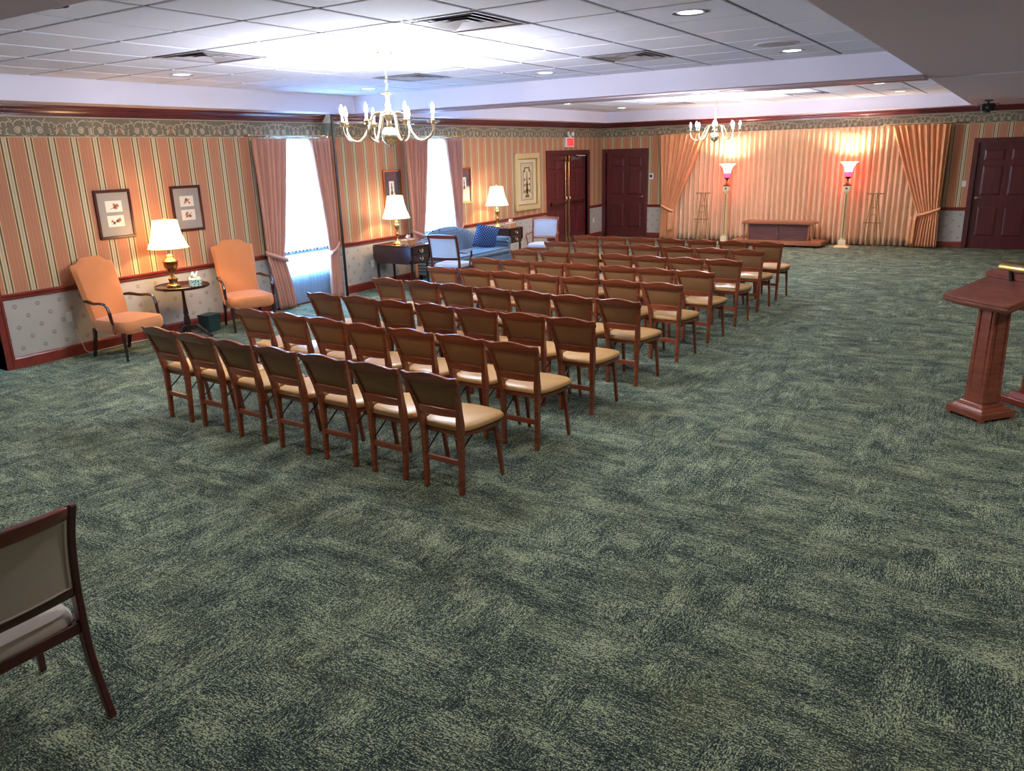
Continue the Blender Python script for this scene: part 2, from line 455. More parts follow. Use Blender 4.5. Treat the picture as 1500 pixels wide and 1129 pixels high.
def interp(x, xs, ys):
    if x <= xs[0]: return ys[0]
    for i in range(len(xs)-1):
        if x <= xs[i+1]:
            t = (x-xs[i])/(xs[i+1]-xs[i]); return lerp(ys[i], ys[i+1], t)
    return ys[-1]
def sinterp(x, xs, ys):
    if x <= xs[0]: return ys[0]
    for i in range(len(xs)-1):
        if x <= xs[i+1]:
            t = (x-xs[i])/(xs[i+1]-xs[i]); t = t*t*(3-2*t); return lerp(ys[i], ys[i+1], t)
    return ys[-1]

# ------------------------------------------------------------------ room shell
N0 = -0.06           # near left wall plane
BY = 19.07           # back wall plane
HS, HC = 2.83, 3.08  # soffit and tray heights
XR, YF = 13.5, -3.2
TX0, TX1 = 0.45, 8.28
T1 = (2.1, 9.5); T2 = (10.1, 18.45)

tag(MB().box(-1.2, XR+.2, YF-.2, BY+.2, -0.1, 0.0).build('floor', 'carpet'), kind='structure')
# left wall, near part, with door opening (Y 3.25-4.10) and window opening
W1 = (8.16, 9.16, 0.47, 2.44); W2 = (11.42, 12.42, 0.47, 2.44); DL = (16.27, 18.27, 2.12)
wl = MB()
def wall_y(mb, x0, x1, y0, y1, holes):
    """wall with holes (ya, yb, za, zb)"""
    y = y0
    for (a, b, c, d) in sorted(holes):
        mb.box(x0, x1, y, a, 0, HC+.1)
        if c > 0: mb.box(x0, x1, a, b, 0, c)
        mb.box(x0, x1, a, b, d, HC+.1); y = b
    mb.box(x0, x1, y, y1, 0, HC+.1)
wall_y(wl, N0-.2, N0, YF, 9.29, [(3.2, 4.10, 0, 2.12), W1])
wall_y(wl, N0-.2, 0.0, 9.29, BY+.2, [W2, (DL[0], DL[1], 0, DL[2])])
wall_l = tag(wl.build('wall_left', 'paper_y'), kind='structure')
wb = MB()
DB = (0.13, 1.21, 2.12); DR = (8.46, 9.54, 2.12)
wb.box(0, DB[0], BY, BY+.2, 0, HC+.1).box(DB[0], DB[1], BY, BY+.2, DB[2], HC+.1).box(DB[1], DR[0], BY, BY+.2, 0, HC+.1)
wb.box(DR[0], DR[1], BY, BY+.2, DR[2], HC+.1).box(DR[1], XR+.2, BY, BY+.2, 0, HC+.1)
wall_b = tag(wb.build('wall_back', 'paper_x'), kind='structure')
tag(MB().box(XR, XR+.2, YF-.2, BY, 0, HC+.1).build('wall_right', 'paper_y'), kind='structure')
tag(MB().box(-.26, XR, YF-.2, YF, 0, HC+.1).build('wall_front', 'paper_x'), kind='structure')
# partition pilaster on the left wall
pil = tag(MB().box(N0, 0.12, 9.28, 9.36, 0, HS).build('trim_1', 'paper_y'), kind='structure')
MB().box(0.112, 0.135, 9.300, 9.345, 0.0, HS-.002).build('jamb_strip', 'black', pil)
# beam between the two trays + folding partition track below
soff = MB()
for (x0, x1, y0, y1) in ((N0, TX0, YF, BY), (TX1, XR, YF, BY), (TX0, TX1, YF, T1[0]), (TX0, TX1, T1[1], T2[0]), (TX0, TX1, T2[1], BY)):
    soff.box(x0, x1, y0, y1, HS, HC+.1)
ceil = tag(soff.build('ceiling', plain('soffit_shaded_paint', srgb(222, 198, 206), 0.85)), kind='structure')  # same paint as the ceiling, its mauve tone in shade put into the colour
fs_ = MB()
for (ya, yb) in (T1, T2):
    fs_.box(TX0, TX0+.006, ya, yb, HS+.001, HC+.011).box(TX1-.006, TX1, ya, yb, HS+.001, HC+.011).box(TX0+.006, TX1-.006, ya, ya+.006, HS+.001, HC+.011).box(TX0+.006, TX1-.006, yb-.006, yb, HS+.001, HC+.011)
tag(fs_.build('trim_7', 'ceil'), kind='structure')
# grid deck above the tiles
MB().box(TX0, TX1, T1[0], T1[1], HC+.012, HC+.06).box(TX0, TX1, T2[0], T2[1], HC+.012, HC+.06).build('ceiling_grid', 'grid', ceil)
TP, TQ = 0.706, 0.726
def tile_mesh(w, h):
    return MB().frustum((0, 0), w/2-.016, h/2-.016, HC, w/2-.016, h/2-.016, HC+.0125)
VENTS = [(-2, -2), (-2, 2), (-6, -2), (-6, 2), (-6, 14), (-2, 13)]
DD = DOWNS + DOWNS2
cache = {}
for (ya, yb, y00) in ((T1[0], T1[1], 6.10), (T2[0], T2[1], 6.10)):
    for i in range(-10, 4):
        x0 = max(6.779+TP*i, TX0); x1 = min(6.779+TP*(i+1), TX1)
        if x1-x0 < 0.05: continue
        for j in range(-8, 20):
            y0 = max(y00+TQ*j, ya); y1 = min(y00+TQ*(j+1), yb)
            if y1-y0 < 0.05 or (i, j) in VENTS: continue
            key = (round(x1-x0, 3), round(y1-y0, 3))
            if key not in cache:
                o = tile_mesh(*key).build('ceiling_tile', 'tile', ceil, bevel=0.004); cache[key] = o
            else:
                o = cache[key].copy(); COL.objects.link(o); o.parent = ceil
            o.location = ((x0+x1)/2, (y0+y1)/2, 0)
# trim under the beam: folding partition track
trk = MB().box(N0+.02, TX1, 9.60, 9.68, HS-.030, HS).box(N0+.02, TX1, 9.92, 10.0, HS-.030, HS).box(N0+.02, TX1, 9.68, 9.92, HS-.012, HS)
MB().box(TX1+.02, 13.4, 10.06, 10.09, HS-.006, HS).build('soffit_bead', 'ceil', ceil)
tag(trk.build('trim_2', plain('partition_track', srgb(176, 156, 160), 0.3, 0.5), bevel=0.004), kind='structure')

# crown moulding, chair rail, baseboard profiles (swept boxes)
def sweep_y(mb, prof, x, y0, y1, sgn=1):
    poly = [(x+sgn*a, b) for a, b in prof]
    n = len(poly); vs = [(a, y0, b) for a, b in poly] + [(a, y1, b) for a, b in poly]
    mb.add(vs, [tuple(range(n-1, -1, -1)), tuple(range(n, 2*n))] + [(i, (i+1) % n, (i+1) % n+n, i+n) for i in range(n)])
def sweep_x(mb, prof, y, x0, x1, sgn=-1):
    poly = [(y+sgn*a, b) for a, b in prof]
    n = len(poly); vs = [(x0, a, b) for a, b in poly] + [(x1, a, b) for a, b in poly]
    mb.add(vs, [tuple(range(n-1, -1, -1)), tuple(range(n, 2*n))] + [(i, (i+1) % n, (i+1) % n+n, i+n) for i in range(n)])
CROWN = [(0, 2.716), (.018, 2.716), (.018, 2.728), (.030, 2.732), (.030, 2.742), (.046, 2.752), (.060, 2.770), (.068, 2.772), (.068, 2.782), (.088, 2.800), (.096, 2.806), (.096, 2.8299), (0, 2.8299)]
RAIL = [(0, .772), (.014, .772), (.020, .780), (.020, .800), (.032, .808), (.038, .820), (.038, .832), (.030, .840), (0, .840)]
BASE = [(0, 0), (.018, 0), (.018, .108), (.012, .122), (.006, .133), (0, .133)]
def mold(name, prof, mat):
    out = []
    for nm, spans in (('near', (N0, [(4.19, 9.28)] if prof is not CROWN else [(YF, 9.28)])),
                      ('far', (0.0, [(9.36, 16.18), (18.36, BY)] if prof is not CROWN else [(9.36, BY)]))):
        for (a, b) in spans[1]:
            mb = MB(); sweep_y(mb, prof, spans[0], a, b); out.append(mb)
    tot = MB()
    for q in out: tot.add(q.v, q.f)
    o = tag(tot.build(name + '_left', mat), kind='structure')
    mb = MB()
    for (a, b) in ([(1.30, 8.37), (9.63, XR)] if prof is not CROWN else [(0, XR)]): sweep_x(mb, prof, BY, a, b)
    o2 = tag(mb.build(name + '_back', mat), kind='structure')
    mb = MB()
    return o, o2
mold('baseboard', BASE, 'trimwood')
r1, r2 = mold('chair_rail', RAIL, 'trimwood'); r1.name = 'trim_3'; r2.name = 'trim_4'
c1, c2 = mold('crown', CROWN, 'trimwood_dark'); c1.name = 'trim_5'; c2.name = 'trim_6'

# scroll print on the paper border (flat print, 0.8 mm proud of the wall)
def border_motif():
    """one half period of the frieze: list of (points, width) in local (u, z) with u from 0 to .354"""
    L = []
    def arc(cx, cz, r0, r1, a0, a1, w, n=14):
        L.append(([(cx+lerp(r0, r1, t/n)*math.cos(R(lerp(a0, a1, t/n))), cz+lerp(r0, r1, t/n)*math.sin(R(lerp(a0, a1, t/n)))) for t in range(n+1)], w))
    for sg in (1, -1):
        f = lambda pts: [(sg*a, b) for a, b in pts]
        k0 = len(L)
        arc(.118, 2.565, .040, .012, 160, -380, .012, 20)     # spiral with rosette
        arc(.118, 2.565, .010, .010, 0, 330, .010, 8)
        arc(.075, 2.600, .085, .070, 10, 120, .011)
        arc(.010, 2.650, .030, .022, -60, 80, .009, 8)
        arc(.190, 2.610, .050, .036, 30, 190, .010)
        arc(.205, 2.560, .045, .028, -120, 60, .010)
        arc(.250, 2.620, .040, .020, -40, 220, .010)
        arc(.055, 2.535, .035, .028, 180, 340, .009, 8)
        for (a, b, c, d) in ((.02, 2.52, .03, 2.69), (.30, 2.53, .34, 2.60), (.15, 2.515, .26, 2.522), (.035, 2.66, .075, 2.69), (.16, 2.66, .20, 2.692), (.06, 2.62, .03, 2.60), (.28, 2.56, .33, 2.575)):
            L.append(([(a, b), ((a+c)/2+.006, (b+d)/2), (c, d)], .010))
        if sg == -1:
            for q in range(k0, len(L)): L[q] = (f(L[q][0]), L[q][1])
    L.append(([(0, 2.515), (0, 2.60)], .022)); L.append(([(-.03, 2.535), (.03, 2.535)], .012)); L.append(([(-.035, 2.69), (0, 2.66), (.035, 2.69)], .011))
    return L
MOT = border_motif()
def frieze(name, plane, d, u0, ua, ub, parent):
    mb = MB(); mr = MB(); k = math.floor((ua-u0)/.708)-1
    while u0+k*.708 < ub+.4:
        c = u0+k*.708
        for pts, w in MOT:
            q = [(c+a, b) for a, b in pts]
            q = [t for t in q if ua <= t[0] <= ub]
            if len(q) > 1: mb.ribbon(q, w, plane, d)
        c2 = c+.354
        if ua+.1 < c2 < ub-.1:
            for zz in (2.545, 2.568, 2.59): mr.ribbon([(c2-.03, zz), (c2+.03, zz)], .010, plane, d*1.0)
            mb.ribbon([(c2-.045, 2.61), (c2, 2.645), (c2+.045, 2.61)], .010, plane, d)
            mb.ribbon([(c2-.06, 2.52), (c2-.04, 2.60), (c2-.05, 2.64)], .010, plane, d); mb.ribbon([(c2+.06, 2.52), (c2+.04, 2.60), (c2+.05, 2.64)], .010, plane, d)
        k += 1
    o = mb.build(name, 'ink_scroll', parent, recalc=False); o['kind'] = 'stuff'
    o = mr.build('border_bands', 'border_red', parent, recalc=False); o['kind'] = 'stuff'
frieze('border_scrolls', 'yz', N0+.0012, 4.834, 2.0, 9.27, wall_l)
frieze('border_scrolls', 'yz', .0012, 4.834, 9.37, BY-.01, wall_l)
frieze('border_scrolls', 'xz', BY-.0012, .3, 0.01, XR-.1, wall_b)

# ------------------------------------------------------------------ doors
def door(name, w, h, mtx, hinge_side=-1, handle='lever', panels6=True, opening_d=0.2, cas=0.09, leaves=1):
    """local: x across, y towards the room is -y, z up; x from -w/2..w/2 ; wall face at y=0; slab recessed"""
    rec = 0.055
    back = MB().box(-w/2, w/2, rec+.012, rec+.04, 0.0, h)
    st = 0.105
    lw = w/leaves
    for l in range(leaves):
        a = -w/2+l*lw+.003; b = a+lw-.006
        mid = (a+b)/2
        zs = [0.0, .24, .86, 1.07, 1.68, 1.76, 2.0, h-.004]
        zs[-2] = h-.12
        # stiles and rails
        for (xa, xb) in ((a, a+st), (b-st, b), (mid-st*.45, mid+st*.45)): back.box(xa, xb, rec, rec+.013, zs[0], zs[-1])
        for (za, zb) in ((zs[0], zs[1]), (zs[2], zs[3]), (zs[4], zs[5]), (zs[6], zs[7])): back.box(a, b, rec+.0005, rec+.013, za, zb)
    o = back.build(name, 'doorwood'); o.matrix_world = mtx; tag(o, kind='structure')
    for l in range(leaves):
        a = -w/2+l*lw+.003; b = a+lw-.006; mid = (a+b)/2
        for (xa, xb) in ((a+st, mid-st*.45), (mid+st*.45, b-st)):
            for (za, zb) in ((.24, .86), (1.07, 1.68), (1.76, h-.12)):
                cx, cz = (xa+xb)/2, (za+zb)/2; hw, hh = (xb-xa)/2-.006, (zb-za)/2-.006
                vs = [(cx+sx*hw, rec+.012, cz+sz*hh) for sx, sz in ((-1,-1),(1,-1),(1,1),(-1,1))]
                vs += [(cx+sx*(hw-.012), rec+.009, cz+sz*(hh-.012)) for sx, sz in ((-1,-1),(1,-1),(1,1),(-1,1))]
                vs += [(cx+sx*(hw-.04), rec+.001, cz+sz*(hh-.04)) for sx, sz in ((-1,-1),(1,-1),(1,1),(-1,1))]
                fs = [(k, (k+1) % 4, (k+1) % 4+4, k+4) for k in range(4)] + [(k+4, (k+1) % 4+4, (k+1) % 4+8, k+8) for k in range(4)] + [(8, 9, 10, 11)]
                MB().add(vs, fs).build('door_panel', 'doorwood', o)
    # casing and jamb
    c = MB()
    for sx in (-1, 1):
        x0, x1 = sorted((sx*w/2, sx*(w/2+cas)))
        c.box(x0, x1, -.018, 0.0, 0, h+cas).box(*sorted((sx*(w/2+cas-.022), sx*(w/2+cas))), -.028, -.018, 0, h+cas)
        c.box(*sorted((sx*(w/2), sx*(w/2+.012))), 0, .12, 0, h)
    c.box(-w/2, w/2, -.018, 0, h, h+cas).box(-w/2-cas, w/2+cas, -.028, -.018, h+cas-.022, h+cas).box(-w/2, w/2, 0, .12, h, h+.012)
    c.build('casing', 'trimwood' if False else 'doorwood', o)
    if handle == 'lever':
        hx = -hinge_side*(w/2-.07)
        mb = MB().tube([(hx, rec, 1.03), (hx, rec-.012, 1.03)], .028, 12).tube([(hx, rec-.01, 1.03), (hx, rec-.05, 1.03)], .010, 8)
        mb.tube([(hx, rec-.05, 1.03), (hx+hinge_side*.05, rec-.052, 1.035), (hx+hinge_side*.115, rec-.048, 1.025)], [.010, .009, .006], 8)
        mb.build('handle', 'silver', o, smooth=True)
        for z in (.25, 1.08, 1.9):
            MB().box(hinge_side*(w/2)-.012, hinge_side*(w/2)+.012, rec-.014, rec+.0, z-.05, z+.05).build('hinge', 'brass', o)
    return o
def MX(x, y, z, rz): return Matrix.Translation((x, y, z)) @ Matrix.Rotation(rz, 4, 'Z')
door('door_1', DB[1]-DB[0], 2.12, MX((DB[0]+DB[1])/2, BY, 0, 0), -1)
door('door_2', DR[1]-DR[0], 2.12, MX((DR[0]+DR[1])/2, BY, 0, 0), 1)
dd = door('door_3', DL[1]-DL[0], 2.12, MX(0, (DL[0]+DL[1])/2, 0, R(90)), handle=None, leaves=2)
# panic hardware: vertical rods, latch boxes, push bars, closer (local x = world Y)
for sx in (-1, 1):
    x = sx*.085
    MB().tube([(x, .035, .12), (x, .035, 2.0)], .009, 8).build('vertical_rod', 'brass_pale', dd, smooth=True)
    MB().box(x-.035, x+.035, .005, .054, 1.95, 2.09).build('top_latch', 'brass_dark', dd, bevel=.005)
    MB().box(x-.04, x+.04, .005, .054, .03, .16).build('bottom_latch', 'brass_pale', dd, bevel=.005)
    for z in (.5, 1.5): MB().box(x-.022, x+.022, .025, .054, z-.012, z+.012).build('rod_guide', 'brass_pale', dd)
    MB().lathe([(0.002, -.03), (.03, -.025), (.034, 0), (.026, .03), (.01, .045), (.002, .05)], 12, mtx=Matrix.Translation((x, .018, 1.09))).build('latch_case', 'brass_pale', dd, smooth=True)
    MB().box(*sorted((sx*.11, sx*.80)), -.01, .015, .965, 1.01).box(*sorted((sx*.74, sx*.82)), -.01, .054, .95, 1.03).build('push_bar', 'brass_dark', dd, bevel=.004)
MB().box(.42, .64, .0, .054, 1.99, 2.05).tube([(.5, -.01, 2.06), (.62, -.16, 2.075), (.36, -.02, 2.09)], .009, 6).build('door_closer', 'silver', dd, bevel=0)
# opening at the near end of the left wall
do = MB().box(-.50, -.46, 3.2, 4.10, 0.0, 2.12).build('door_4', 'void'); tag(do, kind='structure')
c = MB()
c.box(N0, N0+.018, 4.10, 4.19, 0, 2.21).box(N0+.018, N0+.026, 4.165, 4.19, 0, 2.21).box(N0, N0+.018, 3.11, 3.2, 0, 2.21).box(N0, N0+.018, 3.2, 4.10, 2.12, 2.21)
c.box(N0-.4, N0, 4.10, 4.112, 0, 2.12)
c.build('casing', 'trimwood', do)
MB().box(-.46, -.45, 3.2, 4.1, 0, 2.12).build('dark_backing', 'void', do)

# ------------------------------------------------------------------ windows
def window(name, y0, y1, z0, z1, xf):
    mb = MB(); X0, X1 = xf-.16, xf-.11; t = .05
    mb.box(X0, X1, y0, y0+t, z0, z1).box(X0, X1, y1-t, y1, z0, z1).box(X0, X1, y0, y1, z0, z0+t).box(X0, X1, y0, y1, z1-t, z1)
    mb.box(X0, X1, y0, y1, (z0+z1)/2-.02, (z0+z1)/2+.02)
    o = tag(mb.build(name, 'cream', bevel=.004), kind='structure')
    for (a, b) in ((z0+t, (z0+z1)/2-.02), ((z0+z1)/2+.02, z1-t)):
        MB().box(xf-.14, xf-.134, y0+t, y1-t, a, b).build('pane', 'glass', o)
        for q in (1, 2):
            yy = lerp(y0, y1, q/3); MB().box(xf-.15, xf-.125, yy-.008, yy+.008, a, b).build('muntin', 'cream', o)
    MB().box(xf-.11, xf-.001, y0, y1, z0, z0+.012).build('sill', 'cream', o, bevel=.004)
window('window_1', *W1[:2], W1[2], W1[3], N0)
window('window_2', *W2[:2], W2[2], W2[3], 0.0)

# ------------------------------------------------------------------ curtains
def drape(name, mat, L, Rr, z0, z1, n, amp, mtx, parent=None, nz=28, thick=0.006, ph=0.0, ampz=None, bulge=None, per=10):
    """L(z), Rr(z): lateral limits; pleats along u; local x lateral, local -y to the room"""
    rnd = random.Random(hash(name) % 1000 + n)
    jit = [rnd.uniform(-.12, .12) for _ in range(n+2)]
    def fn(u, v):
        z = lerp(z0, z1, v); a = L(z); b = Rr(z)
        t = u*n; k = int(t); uu = u + jit[min(k, n)]*math.sin(PI*(t-k))/n*0.6
        x = lerp(a, b, uu)
        A = amp*(ampz(z) if ampz else 1.0)
        s = math.sin(2*PI*t+ph)
        y = -A*(0.7*s+0.10*math.sin(4*PI*t+1.3+2*v)+.18*math.sin(2*PI*t*0.37+3*v))
        if bulge: y -= bulge(u, z)
        return (x, y, z)
    mb = MB().grid(fn, n*per, nz)
    o = mb.build(name, mat, parent, smooth=True, recalc=False, solid=thick)
    if mtx: o.matrix_world = mtx
    for p in o.data.polygons: p.use_smooth = True
    return o
def rod(parent, x0, x1, z, mtx_none=None, rings=(), rr=.012, y=-.02):
    mb = MB().tube([(x0, y, z), (x1, y, z)], rr, 10)
    for x in (x0, x1): mb.lathe([(.003, -.028), (.02, -.02), (.026, 0), (.02, .02), (.003, .028)], 10, mtx=Matrix.Translation((x, y, z)) @ Matrix.Rotation(R(90), 4, 'Y'))
    mb.build('rod', 'brass_pale', parent, smooth=True)
    for x in rings:
        pts = [(x, y+.019*math.cos(a), z-.006+.019*math.sin(a)) for a in [2*PI*k/10 for k in range(10)]]
        MB().tube(pts, .004, 5, closed=True).build('ring', 'brass_pale', parent, smooth=True)
def swag(parent, name, mat, tx0, tx1, mz, ma, mb_, bx0, bx1, ztop, zbot, side, n, tail=True, amp=.05):
    """tied-back panel. top from tx0..tx1, gathered between ma..mb_ at height mz, bottom bx0..bx1; side=+1: gathered towards +x (outer edge at +x)"""
    def edge(zs, xs):
        return lambda z: interp(z, zs, xs)
    def curve(top, mid, bot, inner):
        def g(z):
            if z >= mz:
                t = (z-mz)/(ztop-mz)
                e = t**0.92 if inner else t**1.2
                return mid+(top-mid)*e
            t = (mz-z)/(mz-zbot); return mid+(bot-mid)*(t**.7)
        return g
    if side > 0: L = curve(tx0, ma, bx0, True); Q = curve(tx1, mb_, bx1, False)
    else: L = curve(tx0, ma, bx0, False); Q = curve(tx1, mb_, bx1, True)
    az = lambda z: interp(abs(z-mz), [0, .08, .5, 2], [.35, .5, .8, 1.0])
    o = drape(name, mat, L, Q, zbot, ztop, n, amp, None, parent, nz=34, ampz=az)
    # tie band
    c0, c1 = ma-.01, mb_+.01
    outer = c1 if side > 0 else c0; inner = c0 if side > 0 else c1
    pts = []
    for k in range(9):
        t = k/8; x = lerp(outer+side*.02, inner, t); z = mz + .14*(1-t)**1.2 - .02
        y = -(.01+.062*math.sin(PI*min(1, t*1.0)*.62)); pts.append((x, y, z))
    pts.append((inner-side*.01, -.03, mz-.02)); pts.append((inner+side*.0, .01, mz-.01))
    m2 = MB(); vs = []; fs = []
    for (x, y, z) in pts: vs += [(x, y, z-.035), (x, y-.014, z), (x, y, z+.035)]
    for k in range(len(pts)-1):
        a = k*3; fs += [(a, a+3, a+4, a+1), (a+1, a+4, a+5, a+2)]
    m2.add(vs, fs).build('tieback', mat, parent, smooth=True, recalc=False, solid=.006)
    return o

def win_curtain(yc, L, xw, label_side, group):
    """window dressing at wall plane xw. L: dict of world-Y values. local x = world Y, local y=-(X-xw)"""
    outs = []
    ztop, = (2.47,)
    for sd, nm in ((-1, 'left'), (1, 'right')):
        t = thing('tied_curtain', (xw+.135, 0, 0), R(90), L[nm+'_label'], 'curtain', group)
        tx0, tx1, ma, mb_, bx0, bx1 = L[nm]
        swag(t, 'panel', 'drape_win', tx0, tx1, .76, ma, mb_, bx0, bx1, ztop, .02, -1 if sd < 0 else 1, 6, amp=.075)
        outs.append(t)
    r0, r1 = L['rod']
    t = thing('curtain_rod', (xw+.135, 0, 0), R(90), L['rod_label'], 'rod', 'window curtain rods')
    rg = [lerp(L['left'][0], L['left'][1], k/6) for k in range(7)] + [lerp(L['right'][0]+.02, L['right'][1]-.02, k/6) for k in range(7)]
    rod(t, r0, r1, 2.515, rings=rg, y=0.0)
    MB().box(r0+.05, r0+.07, 0.0, .135, 2.50, 2.515).box(r1-.07, r1-.05, 0.0, .135, 2.50, 2.515).build('bracket', 'brass_pale', t)
    s0, s1 = L['sheer']
    sh = drape('sheer_curtain', 'sheer', lambda z: s0, lambda z: s1, .02, 2.47, 16, .020, MX(xw+.04, 0, 0, R(90)), nz=10, thick=0, per=8)
    tag(sh, L['sheer_label'], 'curtain', 'sheer window curtains')
win_curtain(8.66, dict(left=(7.76, 8.42, 7.80, 8.12, 7.93, 8.27), right=(8.84, 9.26, 9.06, 9.265, 9.00, 9.27), rod=(7.72, 9.26), sheer=(7.95, 9.14),
    left_label='rose curtain tied back on the left of the near window, beside the second peach armchair',
    right_label='rose curtain tied back on the right of the near window, against the dark pilaster',
    rod_label='thin brass curtain rod over the near window', sheer_label='bright white sheer curtain over the near window'), N0, 0, 'tied-back window curtains')
win_curtain(11.95, dict(left=(11.02, 11.68, 11.1, 11.42, 11.12, 11.5), right=(12.16, 12.70, 12.40, 12.62, 12.36, 12.68), rod=(10.98, 12.76), sheer=(11.2, 12.6),
    left_label='rose curtain tied back left of the far window, beside the dark framed picture',
    right_label='rose curtain tied back right of the far window, behind the blue sofa',
    rod_label='thin brass curtain rod over the far window behind the sofa', sheer_label='bright white sheer curtain over the far window behind the sofa'), 0.0, 0, 'tied-back window curtains')

# stage drapery on the back wall
dr = drape('stage_drape', 'drape_back', lambda z: 1.74, lambda z: 7.80, .02, 2.515, 52, .088, MX(0, BY-.105, 0, 0), nz=14, ampz=lambda z: interp(z, [0, 2.3, 2.515], [1.0, .85, .45]), per=8)
tag(dr, 'wide pleated peach drape covering the back wall behind the bier', 'curtain')
t = thing('tied_curtain', (0, BY-.27, 0), 0, 'peach curtain tied back at the left end of the stage drapery', 'curtain', 'tied-back stage curtains')
swag(t, 'panel', 'drape', 1.72, 2.86, .72, 1.80, 2.12, 1.76, 2.2, 2.50, .03, -1, 9, amp=.075)
for o in list(t.children):
    pass
def tail(parent, x0, x1, z0, z1):
    mb = MB().grid(lambda u, v: (lerp(x0, x1, u)+.02*(v-.5), -.075-.02*math.sin(u*9), lerp(z0+.03*u, z1, v)), 10, 8)
    o = mb.build('tieback_tail', 'drape', parent, smooth=True, recalc=False, solid=.006)
tail(t, 1.98, 2.14, .22, .68)
t2 = thing('tied_curtain', (0, BY-.27, 0), 0, 'peach curtain tied back at the right end of the stage drapery', 'curtain', 'tied-back stage curtains')
swag(t2, 'panel', 'drape', 6.86, 7.93, .70, 7.52, 7.90, 7.42, 7.93, 2.50, .03, 1, 9, amp=.075)
tail(t2, 7.38, 7.50, .06, .66)
for (a, b, lab) in ((1.66, 2.90, 'brass rod over the left stage curtain'), (6.70, 8.00, 'brass rod over the right stage curtain')):
    t = thing('curtain_rod', (0, BY-.285, 0), 0, lab, 'rod', 'stage curtain rods')
    rod(t, a, b, 2.53, rings=[lerp(a+.1, b-.1, k/9) for k in range(10)], y=0.0)
    MB().box(a+.05, a+.07, 0, .28, 2.515, 2.53).box(b-.07, b-.05, 0, .28, 2.515, 2.53).build('bracket', 'brass_pale', t)

